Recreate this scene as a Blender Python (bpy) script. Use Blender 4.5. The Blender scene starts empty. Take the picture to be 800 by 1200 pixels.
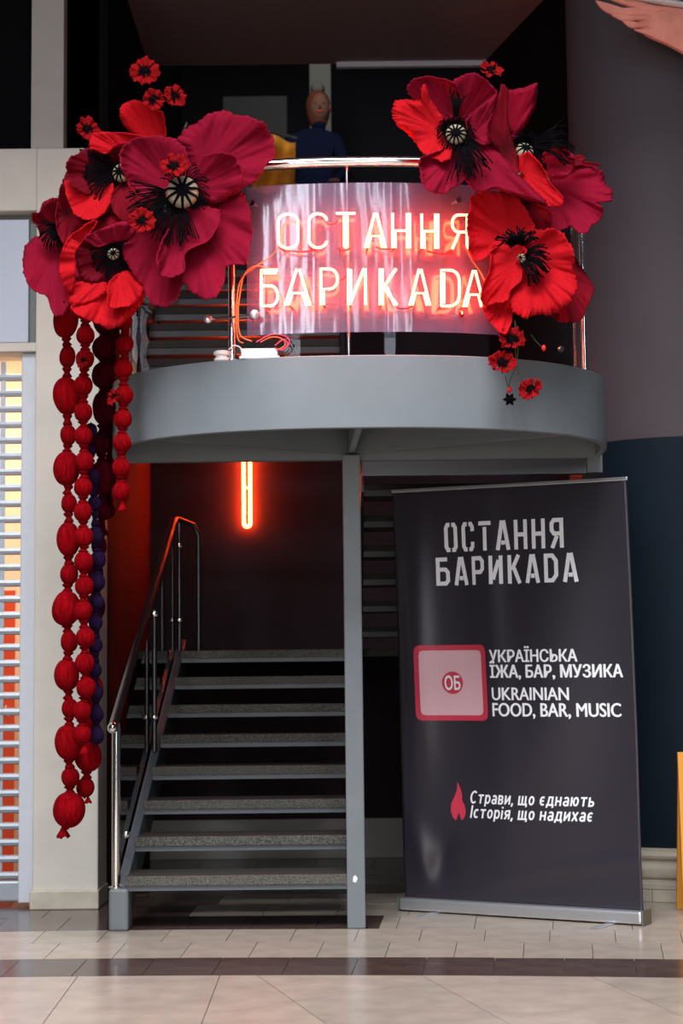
import bpy, math, random
from mathutils import Vector, Matrix
random.seed(7)
S = bpy.context.scene
COL = S.collection
PI = math.pi

# ------------------------------------------------------------------ camera, world, lights, exposure
FPX = 2050.0; CAM_H = 1.12; PITCH = math.atan(200/FPX); ROLL = 0.011
cd = bpy.data.cameras.new('camera'); cam = bpy.data.objects.new('camera', cd); COL.objects.link(cam)
cd.sensor_fit = 'VERTICAL'; cd.sensor_height = 36.0; cd.lens = FPX/1200*36.0
cam.matrix_world = (Matrix.Translation((0, 0, CAM_H)) @ Matrix.Rotation(PI/2+PITCH, 4, 'X') @ Matrix.Rotation(-ROLL, 4, 'Z'))
cd.dof.use_dof = True; cd.dof.focus_distance = 7.6; cd.dof.aperture_fstop = 2.8
cd.clip_start = 0.1; cd.clip_end = 100
S.camera = cam
S.view_settings.view_transform = 'Standard'; S.view_settings.look = 'None'
S.view_settings.gamma = 1.0; S.view_settings.use_curve_mapping = False
S.view_settings.exposure = 0.35

w = bpy.data.worlds.new('world'); S.world = w; w.use_nodes = True
w.node_tree.nodes['Background'].inputs[0].default_value = (0.62, 0.70, 0.86, 1)
w.node_tree.nodes['Background'].inputs[1].default_value = 0.045

def area(name, loc, target, sx, sy, power, color):
    l = bpy.data.lights.new(name, 'AREA'); l.shape = 'RECTANGLE'; l.size = sx; l.size_y = sy
    l.energy = power; l.color = color
    o = bpy.data.objects.new(name, l); COL.objects.link(o); o.location = loc
    o.rotation_euler = (Vector(target)-Vector(loc)).to_track_quat('-Z', 'Y').to_euler()
    return o
area('skylight', (-.8, 1.2, 9.6), (-.3, 5.6, 0.0), 6.0, 5.0, 1500, (0.96, 0.97, 1.0))
area('streak_panel', (-3.4, -3.0, 5.6), (0, 8, 1.6), 1.2, 6.5, 220, (0.82, 0.88, 1.0))  # tall light panel added behind the camera for streaks in the acrylic
area('streak_panel_far', (1.7, -4.5, 6.0), (0, 8, 2.0), .7, 6.5, 130, (0.82, 0.88, 1.0))  # narrower added light panel, for another streak and more frontal light
area('front_fill', (-1.0, -4.0, 1.5), (0, 8, 1.2), 4.0, 2.2, 105, (1.0, 0.95, 0.88))  # low fill light added to brighten the banner and lower front

def ray(px, py):
    x = px-400; y = 600-py
    c, s = math.cos(ROLL), math.sin(ROLL)
    x, y = x*c+y*s, -x*s+y*c
    ct, st = math.cos(PITCH), math.sin(PITCH)
    return Vector((x, FPX*ct-y*st, FPX*st+y*ct))
def at(px, py, Y):                       # point of the place seen at that pixel, at depth Y
    d = ray(px, py); d = d*(Y/d.y); return Vector((d.x, d.y, d.z+CAM_H))
def on_floor(px, py):
    d = ray(px, py); d = d*(-CAM_H/d.z); return Vector((d.x, d.y, 0))

# ------------------------------------------------------------------ materials
MATS = {}
def mat(name, col, rough=0.5, metal=0.0, noise=0.0, nscale=20, bump=0.0, bscale=80, emit=None, es=0, spec=0.5, coat=0, sheen=0, stretch=(1,1,1), col2=None):
    m = bpy.data.materials.new(name); m.use_nodes = True; nt = m.node_tree; b = nt.nodes['Principled BSDF']
    b.inputs['Base Color'].default_value = (*col, 1); b.inputs['Roughness'].default_value = rough
    b.inputs['Metallic'].default_value = metal; b.inputs['Specular IOR Level'].default_value = spec
    b.inputs['Coat Weight'].default_value = coat; b.inputs['Sheen Weight'].default_value = sheen
    if emit: b.inputs['Emission Color'].default_value = (*emit, 1); b.inputs['Emission Strength'].default_value = es
    if noise or bump:
        tc = nt.nodes.new('ShaderNodeTexCoord'); mp = nt.nodes.new('ShaderNodeMapping'); mp.inputs['Scale'].default_value = stretch
        nt.links.new(tc.outputs['Object'], mp.inputs['Vector'])
    if noise or col2:
        n = nt.nodes.new('ShaderNodeTexNoise'); n.inputs['Scale'].default_value = nscale; n.inputs['Detail'].default_value = 6
        nt.links.new(mp.outputs[0], n.inputs['Vector'])
        r = nt.nodes.new('ShaderNodeValToRGB'); r.color_ramp.elements[0].position = .3; r.color_ramp.elements[1].position = .7
        a = col; c2 = col2 or tuple(max(0, min(1, v*(1+noise))) for v in col)
        a = tuple(v*(1-noise) for v in col)
        r.color_ramp.elements[0].color = (*a, 1); r.color_ramp.elements[1].color = (*c2, 1)
        nt.links.new(n.outputs['Fac'], r.inputs[0]); nt.links.new(r.outputs[0], b.inputs['Base Color'])
    if bump:
        n2 = nt.nodes.new('ShaderNodeTexNoise'); n2.inputs['Scale'].default_value = bscale; n2.inputs['Detail'].default_value = 4
        nt.links.new(mp.outputs[0], n2.inputs['Vector'])
        bp = nt.nodes.new('ShaderNodeBump'); bp.inputs['Strength'].default_value = bump; bp.inputs['Distance'].default_value = 0.01
        nt.links.new(n2.outputs['Fac'], bp.inputs['Height']); nt.links.new(bp.outputs[0], b.inputs['Normal'])
    MATS[name] = m; return m

mat('cream_plaster', (.60, .565, .50), .7, noise=.05, nscale=5, bump=.08, bscale=60)
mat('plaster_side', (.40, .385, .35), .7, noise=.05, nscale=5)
mat('beige_stone', (.52, .47, .38), .45, noise=.14, nscale=9, bump=.1, bscale=30)
mat('marble_cream', (.43, .35, .29), .22, noise=.10, nscale=7, col2=(.50, .41, .34))
mat('marble_cream_b', (.40, .335, .28), .22, noise=.12, nscale=6, col2=(.47, .40, .33))
mat('marble_dark', (.085, .052, .045), .17, noise=.3, nscale=9)
mat('grout', (.12, .10, .085), .8)
mat('grey_paint', (.155, .175, .19), .38, noise=.05, nscale=6, bump=.05, bscale=25)
mat('stair_paint', (.085, .098, .112), .4, noise=.05, nscale=6)
mat('white_metal', (.55, .57, .62), .4, noise=.03)
mat('slat_metal', (.33, .36, .40), .35, metal=.35, noise=.04)
mat('granite', (.038, .035, .031), .65, spec=.3, noise=.8, nscale=260, bump=.1, bscale=200)
mat('black_steel', (.022, .022, .026), .45, spec=.4)
mat('granite_dark', (.02, .018, .017), .7, noise=.5, nscale=200, spec=.2)  # darker granite copy, putting shade into the treads beyond the lower flight
mat('granite_lit_edge', (.088, .084, .073), .65, spec=.3, noise=.85, nscale=170)  # lighter granite copy, tread edges coloured as if catching the light
mat('dark_wall', (.034, .022, .027), .85, spec=.15, noise=.15, nscale=3, bump=.05, bscale=40)
mat('red_glow_wall', (.07, .012, .014), .85, spec=.15, noise=.15, nscale=3)  # wall tinted red so its colour carries the neon bar's glow
mat('black_panel', (.004, .0035, .0045), .85, spec=.08)
mat('soffit', (.20, .14, .14), .75, noise=.06)
mat('column_grey', (.085, .075, .085), .7, spec=.2, noise=.05, nscale=3)
mat('column_navy', (.004, .012, .023), .7, spec=.2, noise=.1, nscale=3)
mat('chrome', (.78, .76, .74), .12, metal=1)
mat('dark_steel', (.10, .10, .11), .28, metal=.9)
mat('aluminium', (.62, .63, .66), .3, metal=.8)
mat('sign_panel', (.42, .46, .54), .3)
mat('gasket', (.13, .14, .12), .5)
mat('pod', (.24, .20, .13), .6, noise=.15, nscale=40)
mat('black_thread', (.0025, .002, .003), .9, spec=.04)
mat('felt_red', (.24, .002, .005), .95, noise=.4, nscale=7, bump=1.0, bscale=16, spec=.02, stretch=(1, 1, .12))
mat('felt_wine', (.05, .002, .006), .95, noise=.4, nscale=7, bump=1.0, bscale=16, spec=.02, stretch=(1, 1, .12))
mat('felt_purple', (.022, .009, .040), .95, noise=.4, nscale=7, bump=1.0, bscale=16, spec=.02, stretch=(1, 1, .12))
mat('leaf_green', (.03, .07, .02), .6)
mat('poppy_red', (.62, .008, .012), .75, noise=.2, nscale=50)
mat('white_plastic', (.75, .74, .72), .4)
mat('pink_cable', (.7, .03, .12), .4)
mat('orange_cable', (.75, .14, .03), .4)
mat('wing_coral', (.92, .34, .25), .7, noise=.12, nscale=12)
mat('wing_white', (.75, .70, .68), .7)
mat('board_orange', (.80, .33, .04), .5)
mat('print_white', (.90, .91, .94), .5)
mat('print_pink', (.62, .035, .075), .5)
mat('print_pale', (.75, .45, .49), .5)
mat('print_orange', (.85, .075, .008), .5)
mat('shop_wall', (.82, .64, .50), .7)
mat('yellow_cloth', (.75, .30, .02), .8, noise=.1)
mat('skin', (.13, .06, .04), .8, spec=.1)
mat('hair', (.09, .025, .012), .9, spec=.1)
mat('navy_cloth', (.004, .006, .018), .95, spec=.05)
mat('olive_panel', (.10, .095, .08), .8, spec=.1)
mat('neon', (1, .3, .1), .3, emit=(1.0, .095, .028), es=38)
mat('neon_bar', (1, .3, .1), .3, emit=(1.0, .06, .010), es=88)
mat('neon_sleeve', (.25, .01, .008), .4)

def thin_glass(name, tint, gloss, rough=0.02, haze=0.0, hazecol=(1, 1, 1), bump=0.0):
    m = bpy.data.materials.new(name); m.use_nodes = True; nt = m.node_tree; nt.nodes.clear()
    out = nt.nodes.new('ShaderNodeOutputMaterial'); t = nt.nodes.new('ShaderNodeBsdfTransparent'); t.inputs[0].default_value = (*tint, 1)
    g = nt.nodes.new('ShaderNodeBsdfGlossy'); g.inputs['Roughness'].default_value = rough
    fr = nt.nodes.new('ShaderNodeLayerWeight'); fr.inputs[0].default_value = .5
    mr = nt.nodes.new('ShaderNodeMapRange'); mr.inputs[1].default_value = 0; mr.inputs[2].default_value = 1; mr.inputs[3].default_value = gloss; mr.inputs[4].default_value = 1
    pw = nt.nodes.new('ShaderNodeMath'); pw.operation = 'POWER'; pw.inputs[1].default_value = 3
    nt.links.new(fr.outputs['Facing'], pw.inputs[0]); nt.links.new(pw.outputs[0], mr.inputs[0])
    mx = nt.nodes.new('ShaderNodeMixShader'); nt.links.new(mr.outputs[0], mx.inputs[0])
    base = t
    if haze:
        d = nt.nodes.new('ShaderNodeBsdfDiffuse'); d.inputs[0].default_value = (*hazecol, 1)
        m2 = nt.nodes.new('ShaderNodeMixShader'); m2.inputs[0].default_value = haze
        nt.links.new(t.outputs[0], m2.inputs[1]); nt.links.new(d.outputs[0], m2.inputs[2]); base = m2
    nt.links.new(base.outputs[0], mx.inputs[1]); nt.links.new(g.outputs[0], mx.inputs[2]); nt.links.new(mx.outputs[0], out.inputs[0])
    if bump:
        tc = nt.nodes.new('ShaderNodeTexCoord'); mp = nt.nodes.new('ShaderNodeMapping'); mp.inputs['Scale'].default_value = (1, 1, .12)
        n = nt.nodes.new('ShaderNodeTexNoise'); n.inputs['Scale'].default_value = 7; n.inputs['Detail'].default_value = 2
        b = nt.nodes.new('ShaderNodeBump'); b.inputs['Strength'].default_value = bump; b.inputs['Distance'].default_value = .05
        nt.links.new(tc.outputs['Object'], mp.inputs[0]); nt.links.new(mp.outputs[0], n.inputs['Vector']); nt.links.new(n.outputs['Fac'], b.inputs['Height'])
        nt.links.new(b.outputs[0], g.inputs['Normal'])
    MATS[name] = m
thin_glass('glass', (.93, .95, .94), .02)
thin_glass('acrylic', (.80, .78, .88), .12, rough=.19, haze=.28, hazecol=(.34, .21, .38), bump=.55)

def petal_mat(name, col, dark, d0, d1, streak=True):
    m = bpy.data.materials.new(name); m.use_nodes = True; nt = m.node_tree; b = nt.nodes['Principled BSDF']
    b.inputs['Roughness'].default_value = .85; b.inputs['Specular IOR Level'].default_value = .08
    b.inputs['Sheen Weight'].default_value = .0; b.inputs['Sheen Tint'].default_value = (1, .4, .5, 1)
    uv = nt.nodes.new('ShaderNodeUVMap'); sp = nt.nodes.new('ShaderNodeSeparateXYZ'); nt.links.new(uv.outputs[0], sp.inputs[0])
    cb = nt.nodes.new('ShaderNodeCombineXYZ')
    mu = nt.nodes.new('ShaderNodeMath'); mu.operation = 'MULTIPLY'; mu.inputs[1].default_value = 14
    m3 = nt.nodes.new('ShaderNodeMath'); m3.operation = 'MULTIPLY'; m3.inputs[1].default_value = 1.2
    nt.links.new(sp.outputs[0], mu.inputs[0]); nt.links.new(sp.outputs[1], m3.inputs[0])
    nt.links.new(mu.outputs[0], cb.inputs[0]); nt.links.new(m3.outputs[0], cb.inputs[1])
    n = nt.nodes.new('ShaderNodeTexNoise'); n.inputs['Scale'].default_value = 2.2; n.inputs['Detail'].default_value = 3
    nt.links.new(cb.outputs[0], n.inputs['Vector'])
    ad = nt.nodes.new('ShaderNodeMath'); ad.operation = 'MULTIPLY_ADD'; ad.inputs[1].default_value = .55 if streak else .1
    nt.links.new(n.outputs['Fac'], ad.inputs[0]); nt.links.new(sp.outputs[1], ad.inputs[2])
    mr = nt.nodes.new('ShaderNodeMapRange'); mr.interpolation_type = 'SMOOTHSTEP'; mr.inputs[1].default_value = d0; mr.inputs[2].default_value = d1
    nt.links.new(ad.outputs[0], mr.inputs[0])
    mx = nt.nodes.new('ShaderNodeMix'); mx.data_type = 'RGBA'; nt.links.new(mr.outputs[0], mx.inputs[0])
    mx.inputs[6].default_value = (*dark, 1); mx.inputs[7].default_value = (*col, 1)
    ng = nt.nodes.new('ShaderNodeTexNoise'); ng.inputs['Scale'].default_value = 320; ng.inputs['Detail'].default_value = 2
    tg = nt.nodes.new('ShaderNodeTexCoord'); nt.links.new(tg.outputs['Object'], ng.inputs['Vector'])
    rg = nt.nodes.new('ShaderNodeMapRange'); rg.inputs[1].default_value = .35; rg.inputs[2].default_value = .65; rg.inputs[3].default_value = .66; rg.inputs[4].default_value = 1.25
    nt.links.new(ng.outputs['Fac'], rg.inputs[0]); mg = nt.nodes.new('ShaderNodeVectorMath'); mg.operation = 'SCALE'
    nt.links.new(mx.outputs[2], mg.inputs[0]); nt.links.new(rg.outputs[0], mg.inputs['Scale'])
    # fine woven grain
    tc = nt.nodes.new('ShaderNodeTexCoord'); n2 = nt.nodes.new('ShaderNodeTexNoise'); n2.inputs['Scale'].default_value = 260; n2.inputs['Detail'].default_value = 2
    nt.links.new(tc.outputs['Object'], n2.inputs['Vector'])
    bp = nt.nodes.new('ShaderNodeBump'); bp.inputs['Strength'].default_value = .35; bp.inputs['Distance'].default_value = .003
    nt.links.new(n2.outputs['Fac'], bp.inputs['Height']); nt.links.new(bp.outputs[0], b.inputs['Normal'])
    nt.links.new(mg.outputs[0], b.inputs['Base Color'])
    # thin foam lets some light through
    tr = nt.nodes.new('ShaderNodeBsdfTranslucent'); nt.links.new(mx.outputs[2], tr.inputs[0])
    ms = nt.nodes.new('ShaderNodeMixShader'); ms.inputs[0].default_value = .22
    out = nt.nodes['Material Output']; nt.links.new(b.outputs[0], ms.inputs[1]); nt.links.new(tr.outputs[0], ms.inputs[2]); nt.links.new(ms.outputs[0], out.inputs[0])
    MATS[name] = m
petal_mat('petal_crimson', (.235, .004, .022), (.07, .002, .006), .05, .5)
petal_mat('petal_red', (.48, .006, .012), (.24, .003, .006), .05, .5)
petal_mat('petal_wine', (.15, .003, .012), (.012, .001, .002), .45, 1.0)
petal_mat('petal_dark', (.19, .003, .012), (.05, .002, .004), .2, .7)

# ------------------------------------------------------------------ mesh helpers
class MB:
    def __init__(s): s.v = []; s.f = []; s.uv = None
    def box(s, x0, x1, y0, y1, z0, z1):
        b = len(s.v); s.v += [(x, y, z) for z in (z0, z1) for y in (y0, y1) for x in (x0, x1)]
        s.f += [tuple(b+i for i in q) for q in ((0, 2, 3, 1), (4, 5, 7, 6), (0, 1, 5, 4), (2, 6, 7, 3), (0, 4, 6, 2), (1, 3, 7, 5))]; return s
    def prism(s, pts, d):                # pts 3d planar polygon, d extrusion vector
        b = len(s.v); n = len(pts); d = Vector(d); s.v += [tuple(p) for p in pts]+[tuple(Vector(p)+d) for p in pts]
        s.f += [tuple(b+i for i in range(n))[::-1], tuple(b+n+i for i in range(n))]
        s.f += [(b+i, b+(i+1) % n, b+n+(i+1) % n, b+n+i) for i in range(n)]; return s
    def tube(s, pts, r, n=8, closed=False, cap=True):
        pts = [Vector(p) for p in pts]; m = len(pts); b = len(s.v); rr = r if isinstance(r, (list, tuple)) else [r]*m
        prev = None
        for i, p in enumerate(pts):
            if closed: t = pts[(i+1) % m]-pts[i-1]
            else: t = pts[min(i+1, m-1)]-pts[max(i-1, 0)]
            if t.length < 1e-9: t = Vector((0, 0, 1))
            t.normalize()
            if prev is None:
                a = Vector((0, 0, 1)) if abs(t.z) < .9 else Vector((1, 0, 0)); u = (a-t*a.dot(t)).normalized()
            else:
                u = prev-t*prev.dot(t)
                u = u.normalized() if u.length > 1e-6 else t.orthogonal().normalized()
            prev = u; v2 = t.cross(u)
            for k in range(n):
                a = 2*PI*k/n; s.v.append(tuple(p+(u*math.cos(a)+v2*math.sin(a))*rr[i]))
        for i in range(m if closed else m-1):
            for k in range(n):
                j = (i+1) % m
                s.f.append((b+i*n+k, b+i*n+(k+1) % n, b+j*n+(k+1) % n, b+j*n+k))
        if cap and not closed:
            s.f.append(tuple(b+k for k in range(n))[::-1]); s.f.append(tuple(b+(m-1)*n+k for k in range(n)))
        return s
    def lathe(s, prof, c=(0, 0, 0), n=24, axis=Vector((0, 0, 1)), a0=0, a1=2*PI, cap=True):   # prof [(r,h)]
        q = Vector((0, 0, 1)).rotation_difference(Vector(axis)); c = Vector(c); b = len(s.v); full = abs(a1-a0-2*PI) < 1e-6
        cols = n if full else n+1
        for r, h in prof:
            for k in range(cols):
                a = a0+(a1-a0)*k/n; s.v.append(tuple(c+q @ Vector((r*math.cos(a), r*math.sin(a), h))))
        for i in range(len(prof)-1):
            for k in range(n):
                k2 = (k+1) % cols
                s.f.append((b+i*cols+k, b+i*cols+k2, b+(i+1)*cols+k2, b+(i+1)*cols+k))
        if cap and full:
            s.f.append(tuple(b+k for k in range(cols))[::-1]); s.f.append(tuple(b+(len(prof)-1)*cols+k for k in range(cols)))
        return s
    def ring(s, cx, cy, r0, r1, a0, a1, z0, z1, n=48, P=None):   # angle measured from -Y toward +X
        P = P or (lambda r, a, z: (cx+r*math.sin(a), cy-r*math.cos(a), z))
        b = len(s.v)
        for i in range(n+1):
            a = a0+(a1-a0)*i/n; s.v += [P(r0, a, z0), P(r1, a, z0), P(r1, a, z1), P(r0, a, z1)]
        for i in range(n):
            for k in range(4):
                s.f.append((b+4*i+k, b+4*i+(k+1) % 4, b+4*i+4+(k+1) % 4, b+4*i+4+k))
        s.f += [(b, b+3, b+2, b+1), (b+4*n, b+4*n+1, b+4*n+2, b+4*n+3)]; return s
    def grid(s, fn, nu, nv):
        b = len(s.v)
        for j in range(nv+1):
            for i in range(nu+1): s.v.append(tuple(fn(i/nu, j/nv)))
        for j in range(nv):
            for i in range(nu):
                a = b+j*(nu+1)+i; s.f.append((a, a+1, a+nu+2, a+nu+1))
        return s
    def build(s, name, m, parent=None, smooth=None, bevel=0, solid=0, origin=None):
        me = bpy.data.meshes.new(name)
        vs = s.v
        if origin is not None: vs = [(v[0]-origin[0], v[1]-origin[1], v[2]-origin[2]) for v in vs]
        me.from_pydata(vs, [], s.f); me.update()
        if s.uv:
            ul = me.uv_layers.new(name='uv')
            for l in me.loops: ul.data[l.index].uv = s.uv[l.vertex_index]
        import bmesh
        if not s.uv:
            bm = bmesh.new(); bm.from_mesh(me); bmesh.ops.recalc_face_normals(bm, faces=bm.faces); bm.to_mesh(me); bm.free()
        me.materials.append(MATS[m] if isinstance(m, str) else m)
        o = bpy.data.objects.new(name, me); COL.objects.link(o)
        if parent: o.parent = parent
        if origin is not None: o.location = origin
        if smooth is not None:
            me.shade_smooth(); me.set_sharp_from_angle(angle=math.radians(smooth))
        if bevel:
            bv = o.modifiers.new('bevel', 'BEVEL'); bv.width = bevel; bv.segments = 2; bv.limit_method = 'ANGLE'
        if solid:
            sd = o.modifiers.new('solid', 'SOLIDIFY'); sd.thickness = solid; sd.offset = 0
        return o

def tag(o, label, cat, group=None, kind=None):
    if label: o['label'] = label
    if cat: o['category'] = cat
    if group: o['group'] = group
    if kind: o['kind'] = kind
    return o
def thing(name, label, cat, group=None, loc=(0, 0, 0)):
    o = bpy.data.objects.new(name, None); COL.objects.link(o); o.location = loc; o.empty_display_size = .1
    return tag(o, label, cat, group)
def struct(mb, name, m, **k):
    o = mb.build(name, m, **k); o['kind'] = 'structure'; return o
def share(src, name, loc, parent=None, scale=None, rot=None):
    o = bpy.data.objects.new(name, src.data); COL.objects.link(o); o.location = loc
    if parent: o.parent = parent
    if scale: o.scale = scale
    if rot: o.rotation_euler = rot
    for md in src.modifiers:
        if md.type == 'BEVEL':
            b = o.modifiers.new('bevel', 'BEVEL'); b.width = md.width; b.segments = 2; b.limit_method = 'ANGLE'
    return o

# ------------------------------------------------------------------ floor: rings of marble tiles around a far centre
FCX, FCY = -1.12, -8.62
floor = struct(MB().box(-5, 5, -6, 14, -.12, -.012), 'floor', 'grout')
def fpt(R, a): return Vector((FCX+R*math.sin(a), FCY+R*math.cos(a), 0))
def tile_row(R0, R1, wid, m, amin=-3.0, amax=3.2, off=0.0, m2=None):
    da = wid/((R0+R1)/2); g = .0016
    k0 = int(math.floor((amin/R0-off*da)/da)); k1 = int(math.ceil((amax/R0)/da))
    protos = {}
    for k in range(k0, k1):
        a = (k+off+.5)*da
        c = fpt((R0+R1)/2, a)
        if c.x < -3.2 or c.x > 3.2: continue
        mm = m if (not m2 or random.random() < .55) else m2
        if mm not in protos:
            mb = MB(); L = [Vector((math.sin(b)*R, math.cos(b)*R-(R0+R1)/2, -.03)) for R, b in ((R0+g, -da/2+g/R0), (R0+g, da/2-g/R0), (R1-g, da/2-g/R1), (R1-g, -da/2+g/R1))]
            mb.prism(L, (0, 0, .03)); protos[mm] = mb.build('floor_tile', mm, floor); o = protos[mm]
        else: o = share(protos[mm], 'floor_tile', (0, 0, 0), floor)
        o.location = (c.x, c.y, random.uniform(-.0006, .0006)); o.rotation_euler = (0, 0, -a)
RA = 15.53                              # near edge of the front dark stripe
RB = 15.975; RC = 16.42; RD = 16.80; RE = 17.26
tile_row(RA, RB, .275, 'marble_dark', off=.2)
tile_row(RB, RC, .285, 'marble_cream', off=.55, m2='marble_cream_b')
tile_row(RC, RD, .285, 'marble_cream', off=.1, m2='marble_cream_b')
# back rows
def split_tiles():
    # big tiles nearer the camera: joints measured on the floor
    lines = [(91, 1144, 50, 1200), (258, 1142, 236, 1200), (300, 1142, 382, 1200), (494, 1143, 597, 1200), (694, 1145, 800, 1191)]
    cross = [[(-40, 1169, 70, 1167)], [(70, 1168, 245, 1166)], [(250, 1188, 360, 1172)], [(240, 1190, 440, 1159), ], [(597, 1193, 800, 1166)], [(700, 1180, 860, 1158)]]
    LL = []
    for x0, y0, x1, y1 in lines: LL.append((on_floor(x0, y0), on_floor(x1, y1)))
    arc = [fpt(RA, a/RA) for a in [i*.1-2.6 for i in range(62)]]
    near = 4.3
    reg = [v.copy() for v in arc]+[Vector((3.6, near, 0)), Vector((-3.6, near, 0))]
    def clip(poly, p, q, keep):
        n = Vector((-(q-p).y, (q-p).x, 0)).normalized()*keep; out = []
        for i in range(len(poly)):
            a, b = poly[i], poly[(i+1) % len(poly)]; da, db = (a-p).dot(n)-.0016, (b-p).dot(n)-.0016
            if da >= 0: out.append(a)
            if (da > 0) != (db > 0): out.append(a+(b-a)*(da/(da-db)))
        return out
    cells = []; rest = reg
    for p, q in LL:
        cells.append(clip(rest, p, q, -1)); rest = clip(rest, p, q, 1)
    cells.append(rest); cells2 = []
    # orientation: q is nearer than p, so the left of p->q is the east side
    for ci, c in enumerate(cells):
        cur = [c]
        for x0, y0, x1, y1 in cross[ci]:
            p, q = on_floor(x0, y0), on_floor(x1, y1); nx = []
            for cc in cur: nx += [clip(cc, p, q, 1), clip(cc, p, q, -1)]
            cur = nx
        for y in (5.2,):
            nx = []
            for cc in cur: nx += [clip(cc, Vector((-3, y, 0)), Vector((3, y, 0)), 1), clip(cc, Vector((-3, y, 0)), Vector((3, y, 0)), -1)]
            cur = nx
        cells2 += cur
    for c in cells2:
        if len(c) < 3: continue
        MB().prism([(v.x, v.y, -.03) for v in c], (0, 0, .03)).build('floor_tile', random.choice(['marble_cream', 'marble_cream_b']), floor)
split_tiles()
# dark strip in front of the stair (left of the post) and paler rows right of it and behind
def rect_rows(x0, x1, y0, y1, nx, ny, m, m2=None, skew=0):
    dx = (x1-x0)/nx; dy = (y1-y0)/ny; pr = {}
    for j in range(ny):
        for i in range(nx):
            mm = m if not m2 or (i*7+j*5) % 3 else m2
            c = (x0+dx*(i+.5+(.5*skew if j % 2 else 0)), y0+dy*(j+.5), random.uniform(-.0006, .0006))
            if mm not in pr: pr[mm] = MB().box(-dx/2+.0016, dx/2-.0016, -dy/2+.0016, dy/2-.0016, -.03, 0).build('floor_tile', mm, floor); pr[mm].location = c
            else: share(pr[mm], 'floor_tile', c, floor)
tile_row(RD, RE, .30, 'marble_dark', amin=-3, amax=1.17, off=.3)
tile_row(RD, RE, .36, 'marble_cream_b', amin=1.25, amax=4.4, off=.8)
RF = RE; kk = 0
while RF < RE+3.2:
    dark = kk > 1  # deeper rows under the stairs laid in dark tiles to imitate shade
    tile_row(RF, RF+.44, .36, 'marble_dark', amin=-3, amax=(1.3 if dark else .45), off=.3*(kk % 3))
    tile_row(RF, RF+.44, .36, 'marble_dark' if (dark and kk > 3) else 'marble_cream_b', amin=(1.3 if dark else .47), amax=4.4, off=.3*(kk % 3))
    RF += .44; kk += 1
rect_rows(-4.8, 4.8, -6.0, 4.29, 8, 9, 'marble_cream', 'marble_cream_b')
# ------------------------------------------------------------------ room shell of the stairwell
struct(MB().box(-1.36, -1.252, 9.30, 11.4, 0, 3.1), 'wall_left', 'red_glow_wall')
struct(MB().box(-1.36, -1.252, 9.30, 11.4, 3.1, 5.22), 'wall_left_top', 'black_panel')
struct(MB().box(-1.36, 2.4, 11.4, 11.5, 0, 3.8), 'wall_back', 'dark_wall')
struct(MB().box(1.42, 1.52, 9.9, 11.4, 0, 5.3), 'wall_right', 'dark_wall')
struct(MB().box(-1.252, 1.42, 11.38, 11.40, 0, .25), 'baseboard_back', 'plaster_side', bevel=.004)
struct(MB().box(-1.36, 1.42, 9.0, 11.3, 5.22, 5.4), 'ceiling', 'soffit')
struct(MB().box(.0, 1.10, 11.26, 11.30, 5.185, 5.222), 'trim_1', 'white_metal')
struct(MB().prism([(.98, 11.3, 3.0), (1.42, 9.6, 3.0), (1.42, 11.3, 3.0)], (0, 0, 2.219)), 'wall_corner', 'black_panel')
struct(MB().box(2.2, 5, 9.55, 9.65, 0, 5.45), 'wall_right_front', 'column_grey')
struct(MB().box(-5, -3.2, 8.97, 9.30, 0, 5.45), 'wall_left_front', 'cream_plaster')
# unseen slab over the walkway, added to shade the upper parts
struct(MB().box(-5, 5, 5.9, 9.0, 5.45, 5.75), 'shade_slab', 'soffit')
# upper storey behind
struct(MB().box(-3.0, 3.0, 11.52, 15.0, 3.6, 3.8), 'floor_upper', 'dark_wall')
struct(MB().box(-3.0, 3.0, 14.9, 15.0, 3.8, 7.2), 'wall_back_upper', 'black_panel')
struct(MB().box(-3.0, 3.0, 11.52, 14.9, 7.2, 7.3), 'ceiling_upper', 'black_panel')
tag(MB().box(-.95, -.42, 14.2, 14.26, 3.8, 6.0).build('partition', 'granite_dark'), 'dark grey partition panel upstairs left of the person', 'partition')
tag(MB().box(-.22, -.05, 13.8, 13.86, 3.8, 6.3).build('partition', 'olive_panel'), 'narrow olive grey panel upstairs behind the person', 'partition')
struct(MB().box(-1.46, -1.36, 9.30, 15.0, 3.8, 7.2), 'wall_left_upper', 'black_panel')
struct(MB().box(1.52, 1.62, 9.9, 15.0, 3.8, 7.2), 'wall_right_upper', 'black_panel')
# upper facade left of the stairwell
struct(MB().box(-3.2, -1.30, 9.30, 9.36, 3.86, 7.2), 'wall_left_front_upper', 'black_panel')
mull = at(37, 85, 9.0); mulr = at(75, 85, 9.0)
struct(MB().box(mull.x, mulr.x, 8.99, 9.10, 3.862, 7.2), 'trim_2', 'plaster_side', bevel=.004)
MATS['col_up'] = MATS['column_grey']

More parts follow.
